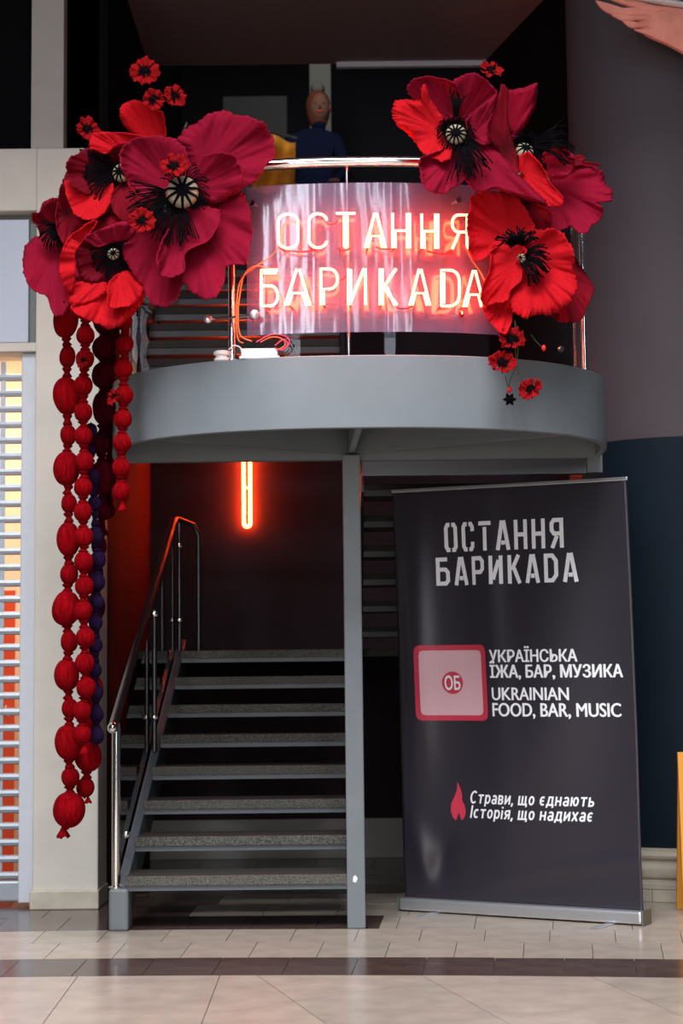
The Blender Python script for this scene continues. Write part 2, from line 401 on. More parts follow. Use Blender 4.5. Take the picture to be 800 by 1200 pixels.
# ------------------------------------------------------------------ left pillar, lintel, sign box, shutter
pl = at(40, 700, 8.97).x; pr_ = -1.25
lz0 = at(20, 247, 8.97).z; lz1 = at(20, 174, 8.97).z
pil = thing('pillar', 'cream plastered pillar between the shutter and the staircase', 'pillar', loc=(0, 0, 0))
MB().box(pl, pr_, 8.97, 9.30, .085, lz1).build('shaft', 'cream_plaster', pil, bevel=.006)
MB().box(pl-.01, pr_+.008, 8.94, 9.30, 0, .095).build('plinth', 'beige_stone', pil, bevel=.006)
lin = thing('lintel', 'cream plastered band above the shutter and sign panel', 'lintel')
MB().box(-3.2, pl, 8.97, 9.30, lz0, lz1).build('band', 'cream_plaster', lin, bevel=.006)
z400 = at(20, 400, 9.0).z; z411 = at(20, 411, 9.0).z
MB().box(-3.2, pl, 9.02, 9.30, z411, z400-.003).build('sill', 'cream_plaster', lin, bevel=.004)
sg = thing('sign_box', 'blank pale blue sign panel above the roller shutter', 'sign')
xr = at(37, 300, 9.0).x
MB().box(-3.2, xr-.02, 9.03, 9.28, z400, lz0-.03).build('face', 'sign_panel', sg, bevel=.004)
MB().box(xr-.02, pl, 9.06, 9.29, z400, lz0).build('frame', 'gasket', sg)
MB().box(-3.2, xr-.02, 9.06, 9.29, lz0-.03, lz0).build('frame', 'gasket', sg)
# shutter
sh = thing('roller_shutter', 'pale grey perforated roller shutter over the lit shop left of the pillar', 'shutter')
gx0 = at(25, 700, 9.1).x; gx1 = pl-.002
MB().box(gx0, gx1, 9.06, 9.24, 0.02, z411-.002).build('guide_rail', 'white_metal', sh, bevel=.006)
pitch = .0838; zb = .10; slat = None; k = 0
cell = .107
def slat_mb(x0, x1):
    mb = MB()
    prof = [(-.017, 0), (-.013, .014), (0, .019), (.013, .014), (.017, 0), (.012, -.006), (-.012, -.006)]
    # solid bar of the slat
    pts = [(x0, -.0+d, h) for h, d in [(p[0]*1.15, -p[1]) for p in prof]]
    mb.prism(pts, (x1-x0, 0, 0))
    x = x1-.008
    i = 0
    # links that leave punched windows between them
    mb.box(x1-.006, x1, -.010, .0, .0, pitch)
    xx = x1-.104
    while xx > x0:
        mb.box(xx-.026, xx, -.010, .0, .0, pitch); xx -= cell
    return mb
nsl = int((z411-zb)/pitch)
for k in range(nsl):
    z = zb+.05+k*pitch
    if z+pitch > z411+.03: break
    if slat is None: slat = slat_mb(-3.18, gx0+.004).build('slat', 'slat_metal', sh, smooth=35); slat.location = (0, 9.16, z)
    else: share(slat, 'slat', (0, 9.16, z), sh)
MB().box(-3.18, gx0+.004, 9.13, 9.18, .018, .125).build('bottom_rail', 'slat_metal', sh, bevel=.012)
# the lit shop behind the shutter
struct(MB().box(-3.2, -1.36, 10.6, 10.7, 0, 3.2), 'wall_shop_back', 'shop_wall')
struct(MB().box(-3.3, -3.2, 9.3, 10.7, 0, 3.2), 'wall_shop_left', 'shop_wall')
struct(MB().box(-3.2, -1.36, 9.3, 10.7, 3.2, 3.3), 'ceiling_shop', 'shop_wall')
struct(MB().box(-1.40, -1.361, 9.3, 10.6, 0, 3.2), 'wall_shop_right', 'shop_wall')
area('shop_lamp', (-2.1, 9.7, 3.1), (-2.0, 10.1, 0), .9, .6, 27, (1.0, .80, .58))
po = thing('sale_poster', 'orange sale poster with a percent sign inside the shop behind the shutter', 'poster')
x0 = at(-40, 800, 9.9).x; x1 = at(17, 800, 9.9).x; z1_ = at(10, 692, 9.9).z; z0_ = .06
MB().box(x0, x1, 9.9, 9.915, z0_, z1_).build('sheet', 'print_orange', po)
pc = at(10, 834, 9.885)
mb = MB(); mb.tube([pc+Vector((.012*math.cos(a), 0, .018*math.sin(a)-.004)) for a in [i*PI/8 for i in range(16)]], .005, 6, closed=True)
mb.tube([pc+Vector((-.045+.010*math.cos(a), 0, .016+.014*math.sin(a))) for a in [i*PI/8 for i in range(16)]], .005, 6, closed=True)
mb.tube([pc+Vector((-.035, 0, -.03)), pc+Vector((-.012, 0, .035))], .005, 6)
mb.build('percent_mark', 'print_white', po)
# ------------------------------------------------------------------ right column
CX, CY, CR = 1.815, 9.53, .52
colm = thing('column', 'thick round column painted grey above and navy below behind the banner', 'column')
zsp = 2.375; zbt = .262
MB().lathe([(CR, zsp), (CR, 7.2)], (CX, CY, 0), 96).build('grey_shaft', 'column_grey', colm, smooth=40)
MB().lathe([(CR+.002, zbt), (CR+.002, zsp)], (CX, CY, 0), 96).build('navy_shaft', 'column_navy', colm, smooth=40)
MB().lathe([(CR+.012, .262), (CR+.012, .245), (CR+.028, .240), (CR+.034, .225), (CR+.030, .212), (CR+.016, .205), (CR+.016, .192), (CR+.05, .185), (CR+.068, .165), (CR+.072, .145), (CR+.066, .122), (CR+.05, .108), (CR+.075, .104), (CR+.075, .092)], (CX, CY, 0), 96).build('moulding', 'beige_stone', colm, smooth=30)
def plinth_block(r, a0, a1, z0, z1):
    MB().ring(CX, CY, CR-.05, r, a0+.002, a1-.002, z0, z1, 8).build('plinth_block', 'beige_stone', colm, bevel=.003)
for i in range(9):
    plinth_block(CR+.080, -1.9+i*.42, -1.9+(i+1)*.42, .062, .092)
for i in range(9):
    plinth_block(CR+.085, -1.72+i*.42, -1.72+(i+1)*.42, 0, .060)

# ------------------------------------------------------------------ lower flight
st = thing('staircase', 'lower flight of granite treads on grey steel rising under the round balcony', 'stairs')
TD = .29; NB = 8
def xl(Y): return -1.03+.035*(Y-8.2)
def tread_mb(x0, x1, dep=.31, back=False):
    pass
tp = None; sp_ = None; ep = None
for n in range(NB):
    z = .178+.1525*n; Y = 8.16+TD*n
    xs = xl(Y)+.02; L = .02-xs
    tr = MB().box(xs, .012, Y-.004, Y+(.31 if n < NB-1 else .25), z+.028, z+.066).build('tread', 'granite', st, bevel=.003)
    MB().box(xs, .012, Y-.012, Y+.004, z+.024, z+.067).build('nosing', 'granite_lit_edge', tr, bevel=.002)
    MB().box(xs, .012, Y, Y+(.30 if n < NB-1 else .24), z, z+.028).build('support_frame', 'stair_paint', tr)
def bar_yz(x0, x1, pts): # closed polygon in YZ extruded in X
    return MB().prism([(x0, y, z) for y, z in pts], (x1-x0, 0, 0))
def slant_box(Y0, z0, Y1, z1, half, dx, m, name, parent, xoff=0):
    mb = MB(); a0 = xl(Y0)+xoff; a1 = xl(Y1)+xoff
    vs = [(a0-dx, Y0, z0-half), (a0+dx, Y0, z0-half), (a0+dx, Y0, z0+half), (a0-dx, Y0, z0+half), (a1-dx, Y1, z1-half), (a1+dx, Y1, z1-half), (a1+dx, Y1, z1+half), (a1-dx, Y1, z1+half)]
    mb.v = vs; mb.f = [(0, 3, 2, 1), (4, 5, 6, 7), (0, 1, 5, 4), (1, 2, 6, 5), (2, 3, 7, 6), (3, 0, 4, 7)]
    return mb.build(name, m, parent, bevel=.004)
slant_box(8.19, .09, 10.42, 1.27, .115, .022, 'stair_paint', 'stringer', st)
MB().box(-1.085, -.995, 8.14, 8.30, 0, .19).build('newel_block', 'grey_paint', st, bevel=.012)
bar_yz(.014, .030, [(8.18, .0), (8.30, .0), (10.42, 1.13), (10.42, 1.33), (10.3, 1.33), (8.18, .24)]).build('stringer', 'stair_paint', st)
# half landing
ld = thing('half_landing', 'dark granite half landing against the back wall of the stairwell', 'landing')
MB().box(-1.24, 1.41, 10.44, 11.375, 1.272, 1.32).build('slab', 'granite', ld, bevel=.003)
MB().box(-1.24, 1.41, 10.44, 10.50, 1.16, 1.27).build('edge_beam', 'black_panel', ld)
MB().box(-1.24, 1.41, 10.47, 10.49, 1.322, 1.40).build('kerb', 'dark_steel', ld) if False else None
# support post
ps = thing('support_post', 'square grey steel post holding the round balcony, paint chipped near its foot', 'post', loc=(0, 0, 0))
MB().box(.034, .118, 8.14, 8.22, 0, 2.183).build('shaft', 'grey_paint', ps, bevel=.005)
ch = at(423, 1030, 8.139)
MB().prism([(ch.x-.010, 8.1395, ch.z-.012), (ch.x+.004, 8.1395, ch.z-.016), (ch.x+.012, 8.1395, ch.z+.002), (ch.x+.002, 8.1395, ch.z+.018), (ch.x-.008, 8.1395, ch.z+.010)], (0, -.0012, 0)).build('paint_chip', 'print_white', ps)
ps.location = (-.028, .0, 0)
for c_ in ps.children: pass

# second flight (right), rising toward the viewer to the balcony
s2 = thing('staircase', 'right-hand flight of open steel treads behind the banner, climbing to the balcony', 'stairs')
for n in range(6):
    z = 2.06-.136*n; Y = 8.84+.26*n
    tr = MB().box(.115, 1.18, Y-.02, Y+.27, z+.03, z+.06).build('tread', 'granite_dark', s2, bevel=.003)
    MB().box(.115, 1.18, Y-.02, Y+.26, z, z+.03).build('support_frame', 'black_steel', tr)
bar_yz(.10, .114, [(8.80, 2.08), (8.80, 2.25), (10.40, 1.43), (10.40, 1.27)]).build('stringer', 'dark_steel', s2)
bar_yz(1.182, 1.20, [(8.80, 2.08), (8.80, 2.25), (10.40, 1.43), (10.40, 1.27)]).build('stringer', 'dark_steel', s2)

# lower handrail
hr = thing('stair_railing', 'chrome tube railing with clear glass beside the lower flight', 'railing')
def rail(Y, z): return Vector((xl(Y)-.035, Y, z))
p0 = at(127, 853, 8.14); p0 = Vector((-1.068, 8.14, p0.z)); p1 = rail(10.32, 2.10)
tb = MB().tube([p0, p1], .021, 16)
tb.build('handrail', 'dark_steel', hr, smooth=50)
MB().tube([p1, p1+Vector((.02, .06, .0)), p1+Vector((.10, .14, -.03)), p1+Vector((.13, .16, -.09)), p1+Vector((.13, .16, -.78))], .016, 12).build('handrail_return', 'dark_steel', hr, smooth=50)
MB().lathe([(.001, -.024), (.016, -.018), (.025, 0), (.016, .018), (.001, .024)], p0, 16, axis=Vector((0, -1, 0))).build('end_cap', 'chrome', hr, smooth=60)
MB().tube([(-1.058, 8.20, .185), (-1.058, 8.20, p0.z+.02)], .021, 16).build('baluster', 'chrome', hr, smooth=50)
MB().lathe([(.034, 0), (.034, .008), (.022, .012)], (-1.058, 8.20, .188), 20).build('floor_flange', 'chrome', hr, smooth=50)
def on_rail(Y): return p0+(p1-p0)*((Y-p0.y)/(p1.y-p0.y))
for Y in (9.25, 10.28):
    q = on_rail(Y); zb_ = .09+(Y-8.19)*.529+.12
    b_ = MB().tube([(q.x+.035, Y, zb_), (q.x+.035, Y, q.z-.01)], .013, 12).build('baluster', 'dark_steel', hr, smooth=50)
    for zz in (.18, .72 if Y < 10 else .62):
        MB().lathe([(.012, 0), (.017, .004), (.017, .012), (.010, .017)], (q.x+.040, Y-.012, zb_+zz), 12, axis=Vector((.5, -.85, 0)).normalized()).build('glass_clamp', 'chrome', b_, smooth=50)
g0, g1 = 8.26, 10.22
mb = MB(); mb.v = [(xl(g0)-.02, g0, .30), (xl(g1)-.02, g1, 1.34), (xl(g1)-.02, g1, 1.98), (xl(g0)-.02, g0, .86)]; mb.f = [(0, 1, 2, 3)]
mb.build('glass_pane', 'glass', hr)
for Y, z in ((8.33, .42),):
    MB().lathe([(.012, 0), (.017, .004), (.017, .012), (.010, .017)], (xl(Y), Y, z), 12, axis=Vector((.5, -.85, 0)).normalized()).build('glass_clamp', 'chrome', hr, smooth=50)

# ------------------------------------------------------------------ balcony
BX, BY, BR = .082, 8.12, 1.186
A80 = math.radians(90)
def polar(a): return (abs(math.sin(a)/1.15)**2.25+abs(math.cos(a)/.885)**2.25)**(-1/2.25)     # plan of the balcony: a rounded bow
def arc(R, a, z):
    r = polar(a)-(BR-R); return Vector((BX+r*math.sin(a), BY-r*math.cos(a), z))
ba = thing('balcony', 'round grey steel balcony landing carried by the square post', 'balcony')
MB().ring(BX, BY, BR-.03, BR, -A80, A80, 2.178, 2.487, 96, arc).build('fascia', 'grey_paint', ba, smooth=40, bevel=.004)
n = 64
yb = 8.215
poly = [tuple(arc(BR-.031, a, 2.40)) for a in [-A80+2*A80*i/n for i in range(n+1)]]
MB().prism(poly, (0, 0, .05)).build('deck', 'grey_paint', ba)
for x0_, x1_ in ((BX-1.15, BX-1.12), (BX+1.12, BX+1.15)): MB().box(x0_, x1_, BY, 8.27, 2.178, 2.487).build('side_plate', 'grey_paint', ba)
MB().box(BX-1.12, BX+1.12, BY, 8.30, 2.40, 2.45).build('deck', 'grey_paint', ba)
MB().box(.10, 1.18, 8.30, 8.80, 2.36, 2.45).build('deck', 'grey_paint', ba)
MB().box(BX-1.12, BX+1.12, 8.215, 8.27, 2.17, 2.40).build('back_beam', 'grey_paint', ba)
for ang, nm in ((0, 'rib'), (-62, 'rib'), (62, 'rib'), ):
    a = math.radians(ang); e = arc(BR-.04, a, 0); s_ = Vector((.048, 8.20, 0))
    d = (e-s_).normalized(); nrm = Vector((-d.y, d.x, 0))*.014
    MB().prism([(*(s_-nrm).xy, 2.195), (*(e-nrm).xy, 2.195), (*(e+nrm).xy, 2.195), (*(s_+nrm).xy, 2.195)], (0, 0, .2)).build(nm, 'grey_paint', ba)
MB().box(1.17, 1.24, 8.24, 8.9, 2.10, 2.40).build('wall_bracket', 'grey_paint', ba)
MB().box(.10, 1.18, 8.285, 8.33, 2.10, 2.17).build('rear_angle', 'dark_steel', ba)

# third flight from the balcony up to the next storey
s3 = thing('staircase', 'upper flight of dark steps seen through the balcony glass on the left', 'stairs')
for n in range(9):
    z = 2.45+.15*(n+1); Y = 8.40+.285*n
    tr = MB().box(-1.02, .0, Y-.01, Y+.30, z-.04, z).build('tread', 'granite_dark', s3, bevel=.003)
    MB().box(-1.02, .0, Y-.012, Y+.02, z-.075, z-.042).build('support_frame', 'black_steel', tr)
bar_yz(-1.055, -1.03, [(8.30, 2.46), (8.30, 2.66), (10.9, 4.02), (10.9, 3.74)]).build('stringer', 'dark_steel', s3)
bar_yz(.005, .025, [(8.34, 2.46), (8.34, 2.66), (10.9, 4.02), (10.9, 3.74)]).build('stringer', 'dark_steel', s3)
MB().box(-1.24, .03, 10.98, 11.515, 3.70, 3.8).build('top_landing', 'granite', s3)
h3 = thing('stair_railing', 'dark tube railing of the upper flight, half hidden by the left poppies', 'railing')
MB().tube([(-.97, 8.34, 3.30), (-.97, 10.9, 4.68)], .02, 12).build('handrail', 'dark_steel', h3, smooth=50)
for Y in (8.42, 9.6, 10.8):
    z = 2.6+(Y-8.4)*.526
    MB().tube([(-.97, Y, z), (-.97, Y, z+.78)], .013, 10).build('baluster', 'dark_steel', h3, smooth=50)

# ------------------------------------------------------------------ balcony railing, glass
RR = 1.125
br = thing('balcony_railing', 'curved chrome handrail with posts and glass panes around the balcony', 'railing')
zr = 3.335
def rail_ang(px):
    lo, hi = -1.5, 1.5
    for _ in range(40):
        m_ = (lo+hi)/2; v = arc(RR, m_, 2.7); d_ = ray(px, 380)
        if v.x/v.y < d_.x/d_.y: lo = m_
        else: hi = m_
    return lo
MB().tube([arc(RR, -1.55+3.1*i/80, zr) for i in range(81)], .024, 16).build('handrail', 'chrome', br, smooth=50)
for a in (rail_ang(272), rail_ang(684), -1.45):
    MB().tube([arc(RR, a, 2.487), arc(RR, a, zr)], .017, 14).build('baluster', 'chrome', br, smooth=50)
    if a > -1.2: MB().lathe([(.030, 0), (.030, .01), (.019, .014)], arc(RR, a, 2.487), 18).build('floor_flange', 'chrome', br, smooth=50)
am = rail_ang(408)
def gl(a0, a1): 
    return MB().grid(lambda u, v: arc(1.10, a0+(a1-a0)*u, 2.50+v*.70), 24, 1)
for a0, a1 in ((-1.5, -.62), (-.60, am-.004), (am+.004, .72), (.74, 1.5)):
    o = gl(a0, a1).build('glass_pane', 'glass', br, smooth=60)
MB().tube([arc(1.10, am, 2.49), arc(1.10, am, zr-.02)], .007, 8).build('glass_joint', 'chrome', br, smooth=50)
for a in (1.0,):
    for z in (2.56, 2.95, 3.08):
        MB().lathe([(.014, 0), (.016, .006), (.012, .014)], arc(1.155, .985, z), 12, axis=Vector((.6, -.8, 0))).build('glass_clamp', 'chrome', br, smooth=50)

# ------------------------------------------------------------------ neon sign
ns = thing('neon_sign', 'orange-red neon lettering on a curved clear acrylic panel hung on the balcony rail', 'neon sign')
PR = 1.165
def px_arc(px, py, R):     # where the pixel's ray meets the cylinder of radius R about the balcony axis
    d = ray(px, py); ox, oy = -BX, -BY
    lo, hi = 6.6/d.y, BY/d.y
    for _ in range(40):
        t = (lo+hi)/2; x = d.x*t-BX; y = d.y*t-BY
        if math.hypot(x, y) > polar(math.atan2(x, -y))-(BR-R): lo = t
        else: hi = t
    return Vector((d.x*t, d.y*t, d.z*t+CAM_H))
def ang(v): return math.atan2(v.x-BX, -(v.y-BY))
aL = ang(px_arc(289, 300, PR)); aR = ang(px_arc(588, 300, PR)); zT = px_arc(430, 214, PR).z; zB = px_arc(430, 389, PR).z
MB().grid(lambda u, v: arc(PR, aL+(aR-aL)*u, zB+(zT-zB)*v), 40, 2).build('acrylic_panel', 'acrylic', ns, smooth=60)
for a in (aL+.03, aR-.2):
    for z in (zT-.07, zB+.08):
        MB().lathe([(.006, -.05), (.006, 0), (.013, .0), (.013, .006), (.001, .008)], arc(PR, a, z), 12, axis=Vector((math.sin(a), -math.cos(a), 0))).build('standoff', 'chrome', ns, smooth=50)
def arcpts(cx, cy, rx, ry, a0, a1, n=6):
    return [(cx+rx*math.cos(math.radians(a0+(a1-a0)*i/n)), cy+ry*math.sin(math.radians(a0+(a1-a0)*i/n))) for i in range(n+1)]
NG = {
 'О': [[(.5, 1), *arcpts(.5, .78, .5, .22, 90, 180, 4), *arcpts(.5, .22, .5, .22, 180, 270, 4), *arcpts(.5, .22, .5, .22, 270, 360, 4), *arcpts(.5, .78, .5, .22, 0, 85, 4)]],
 'С': [[*arcpts(.5, .78, .5, .22, 10, 180, 6), *arcpts(.5, .22, .5, .22, 180, 350, 6)]],
 'Т': [[(-.05, 1), (1.05, 1)], [(.42, .93), (.42, .02)], [(.58, .93), (.58, .02), (.42, .0)]],
 'А': [[(0, 0), (.45, 1), (.55, 1), (.98, 0)], [(.12, 0), (.28, .34), (.68, .34), (.84, 0)]],
 'Н': [[(0, 0), (0, 1)], [(.16, 0), (.16, .5), (.84, .5), (.84, 0)], [(.84, .5), (.84, 1)], [(1, 1), (1, 0)]],
 'Я': [[(1, 0), (1, 1), *arcpts(.45, .75, .42, .25, 90, 270, 8), (.95, .5)], [(.5, .5), (.05, 0)]],
 'Б': [[(.95, 1), (0, 1), (0, 0), (.55, 0), *arcpts(.55, .28, .42, .28, -90, 90, 8), (.1, .56)], [(.16, .92), (.9, .92)]],
 'Р': [[(0, 0), (0, 1), (.5, 1), *arcpts(.5, .72, .48, .28, 90, -90, 8), (.16, .44), (.16, 0)]],
 'И': [[(0, 1), (0, 0), (.08, 0), (.9, 1), (1, 1), (1, 0)], [(.14, .98), (.14, .2)]],
 'К': [[(0, 0), (0, 1)], [(.14, 0), (.14, 1)], [(.95, 1), (.2, .48), (1, 0)], [(.4, .5), (.86, 0)]],
 'D': [[(0, 0), (0, 1), (.45, 1), *arcpts(.45, .72, .5, .28, 90, 0, 4), *arcpts(.45, .28, .5, .28, 0, -90, 4), (0, 0)], [(.14, .08), (.14, .92)]],
}
NG['A'] = NG['А']
LR = 1.225
row1 = [('О', 326, 349), ('С', 362, 383), ('Т', 395, 415), ('А', 428, 452), ('Н', 460, 480), ('Н', 494, 513), ('Я', 529, 547)]
row2 = [('Б', 306, 326), ('А', 334, 364), ('Р', 376, 396), ('И', 408, 428), ('К', 445, 465), ('А', 480, 504), ('D', 517, 539), ('A', 543, 568)]
def resample(pts, step):
    out = [pts[0]]
    for a, b in zip(pts, pts[1:]):
        n = max(1, int((b-a).length/step))
        for i in range(1, n+1): out.append(a+(b-a)*(i/n))
    return out
for row, yT, yB in ((row1, 250, 290), (row2, 315, 357)):
    for ch_, xa, xb in row:
        mb = MB(); yc = yT+3*abs((xa+xb)/2-420)**2/150**2; yd = yB+3*abs((xa+xb)/2-420)**2/150**2
        for stk in NG[ch_]:
            pts = [px_arc(xa+(xb-xa)*u, yd+(yc-yd)*v, LR) for u, v in stk]
            mb.tube(resample(pts, .03), .0052, 8)
        L = mb.build('letter', 'neon', ns, smooth=60)
        m2 = MB()
        for u in (.1,):
            q = px_arc(xa+(xb-xa)*u, yd, LR); n_ = Vector((BX-q.x, BY-q.y, 0)).normalized()
            m2.tube([q, q+n_*.055], .004, 6)
        m2.build('tube_holder', 'neon_sleeve', L)
# dark-painted jumper tubes between letters and the feed cables
for (xa, ya, xb, yb_) in ((336, 293, 372, 292), (396, 291, 410, 291), (440, 289, 462, 290), (383, 262, 396, 258), (396, 328, 410, 318), (500, 294, 530, 296), (464, 360, 484, 358)):
    MB().tube([px_arc(xa+(xb-xa)*i/6, ya+(yb_-ya)*i/6+2.5*math.sin(PI*i/6), LR-.02) for i in range(7)], .004, 6).build('jumper_tube', 'neon_sleeve', ns, smooth=60)
def cable(pxs, Y, r, m, name, parent, n=8):
    P = [at(x, y, Y if not isinstance(Y, list) else Y[i]) for i, (x, y) in enumerate(pxs)]
    out = []
    for i in range(len(P)-1):
        p0_, p1_, p2_, p3_ = P[max(i-1, 0)], P[i], P[i+1], P[min(i+2, len(P)-1)]
        for k in range(6):
            t = k/6; out.append(.5*((2*p1_)+(p2_-p0_)*t+(2*p0_-5*p1_+4*p2_-p3_)*t*t+(3*p1_-p0_-3*p2_+p3_)*t**3))
    out.append(P[-1]); return MB().tube(out, r, n).build(name, m, parent, smooth=60)
cable([(327, 288), (318, 300), (300, 312), (284, 325), (278, 345), (277, 380), (279, 398), (285, 402)], 7.22, .003, 'orange_cable', 'feed_cable', ns)
cable([(313, 314), (298, 312), (286, 322), (281, 345), (279, 365), (281, 392), (295, 400)], 7.20, .003, 'orange_cable', 'feed_cable', ns)
cable([(545, 288), (553, 305), (562, 318), (568, 330)], 7.16, .003, 'orange_cable', 'feed_cable', ns)
tag(cable([(244, 374.5), (271, 372), (298, 369)], [7.42, 7.36, 7.30], .006, 'chrome', 'clamp_bar', None), None, None)
cb_ = bpy.data.objects['clamp_bar']; cb_.parent = ns
for (x, y, Y) in ((244, 374.5, 7.41), (298, 369, 7.25)):
    MB().lathe([(.017, 0), (.019, .004), (.019, .016), (.015, .02)], at(x, y, Y), 16, axis=Vector((0, -1, 0))).build('clamp_disc', 'aluminium', ns, smooth=50)
tf = thing('transformer', 'white neon transformer box on the balcony kerb under the sign', 'transformer')
q0 = at(283, 414, 7.32); q1 = at(325, 414, 7.30)
zk = 2.487
MB().box(q0.x, q1.x, 7.29, 7.35, zk, zk+.043).build('case', 'white_plastic', tf, bevel=.003)
for x in (q0.x-.008, q1.x): MB().box(x, x+.008, 7.295, 7.345, zk, zk+.012).build('mounting_lug', 'white_plastic', tf)
cable([(322, 405), (332, 398), (337, 404), (330, 410), (322, 408)], 7.285, .0025, 'pink_cable', 'loop_cable', tf)
cable([(300, 401), (318, 392), (334, 394), (339, 402), (330, 411)], 7.285, .0025, 'pink_cable', 'loop_cable', tf)
cable([(305, 401), (318, 395), (330, 397), (334, 404), (326, 410)], 7.29, .0025, 'orange_cable', 'loop_cable', tf)
sp = thing('cable_spool', 'small white round connector beside the chrome post on the balcony kerb', 'spool')
q = at(260, 417, 7.37)
MB().lathe([(.030, 0), (.034, .004), (.034, .014), (.026, .018), (.026, .026), (.036, .030), (.036, .042), (.030, .046)], (q.x, 7.37, zk+.001), 24).build('body', 'white_plastic', sp, smooth=40)
cable([(268, 410), (274, 405), (281, 407), (283, 412)], 7.34, .003, 'white_plastic', 'lead', sp)

# ------------------------------------------------------------------ neon bar on the back wall
nb = thing('neon_bar', 'glowing orange-red neon tube bent into a tall narrow loop on the back wall', 'neon light')
c = at(289.5, 617, 11.36)
hw = .021; zt = 2.95
loop = [Vector((c.x-hw, 11.36, zt))]+[Vector((c.x-hw, 11.36, c.z+.02))]+[Vector((c.x-hw*math.cos(a), 11.36, c.z+.02-hw*math.sin(a))) for a in [PI*i/8 for i in range(1, 8)]]+[Vector((c.x+hw, 11.36, c.z+.02)), Vector((c.x+hw, 11.36, zt))]
MB().tube(loop, .011, 10).build('tube', 'neon_bar', nb, smooth=60)
for z in (c.z+.25, c.z+.65):
    MB().box(c.x-.03, c.x+.03, 11.373, 11.4, z, z+.015).build('bracket', 'white_plastic', nb)

# ------------------------------------------------------------------ roll-up banner
bn = thing('roll_up_banner', 'black roll-up banner with white lettering on an aluminium base', 'banner')
BA = Vector((.281, 8.775, 0)); BB = Vector((1.368, 8.153, 0))
TA = at(459, 577, 8.74); TB = at(735, 562, 8.12)
ud = (BB-BA).normalized(); nd = Vector((ud.y, -ud.x, 0))      # toward the viewer
if nd.y > 0: nd = -nd
BLs = BA+Vector((0, 0, .062)); BRs = BB+Vector((0, 0, .066))
def g_(x, m, s): return math.exp(-((x-m)/s)**2)
def cloth(u, v, off=0.0):                # v: 0 top .. 1 bottom
    top = TA+(TB-TA)*(.004+.992*u); bot = BLs+(BRs-BLs)*(.012+.983*u)
    p = top+(bot-top)*v
    d = .010*math.sin(2*PI*(1.6*u+.25*v)+.8)*math.sin(PI*v)**.5
    d += .012*g_(u, .10, .06)*g_(v, .35, .4)-.014*g_(u, .0, .05)*math.sin(PI*min(1, v*1.1))
    d += .016*g_(u, .40+.05*v, .07)*g_(v, .3, .35)
    d += .020*g_(u-.35*(v-.86), .07, .05)*g_(v, .9, .09)-.016*g_(u+.5*(v-.9), .17, .05)*g_(v, .92, .06)
    d += .012*g_(v+.12*u, 1.0, .02)*g_(u, .75, .25)-.010*g_(v+.18*u, 1.05, .03)*g_(u, .7, .2)
    d += .004*math.sin(9*u+14*v)*v*v*math.sin(PI*v)
    return p+nd*(1.7*d*math.sin(PI*min(1, max(0, v)))**.3+off)
MATS['banner_cloth'] = mat('banner_cloth', (.026, .022, .032), .33, spec=.6)
MB().grid(lambda u, v: cloth(u, v), 80, 120).build('print', 'banner_cloth', bn, smooth=80, solid=.0012)
# top clip bar, base cassette, feet, pole
def obar(a, b, h, dep, off, m, name, parent, bev=.004):
    u = (b-a).normalized(); n_ = Vector((u.y, -u.x, 0)).normalized()
    if n_.y > 0: n_ = -n_
    a_ = a+n_*off; b_ = b+n_*off
    mb = MB(); mb.prism([a_, b_, b_-n_*dep, a_-n_*dep], (0, 0, h)); return mb.build(name, m, parent, bevel=bev)
obar(TA-Vector((.0, 0, .004)), TB-Vector((0, 0, .004)), .017, .016, .008, 'aluminium', 'top_rail', bn, .003)
cas = obar(BA+Vector((0, 0, .006)), BB+Vector((0, 0, .006)), .060, .11, .045, 'aluminium', 'base_cassette', bn, .012)
obar(BB+ud*.001, BB+ud*.008, .07, .115, .047, 'gasket', 'end_plate', cas, .002)
obar(BA-ud*.008, BA-ud*.001, .07, .115, .047, 'gasket', 'end_plate', cas, .002)
for px_, py_ in ((500, 1073), (703, 1087)):
    f_ = on_floor(px_, py_); 
    MB().prism([(f_+nd*.06-ud*.028), (f_+nd*.06+ud*.01), (f_-nd*.30+ud*.036), (f_-nd*.30-ud*.002)], (0, 0, .006)).build('foot', 'aluminium', bn, bevel=.002)
mid = (BA+BB)*.5-nd*.05
MB().tube([mid+Vector((0, 0, .05)), (TA+TB)*.5-nd*.012], .011, 10).build('pole', 'aluminium', bn, smooth=50)
Wc = (TB-TA).length; Hc = 2.0
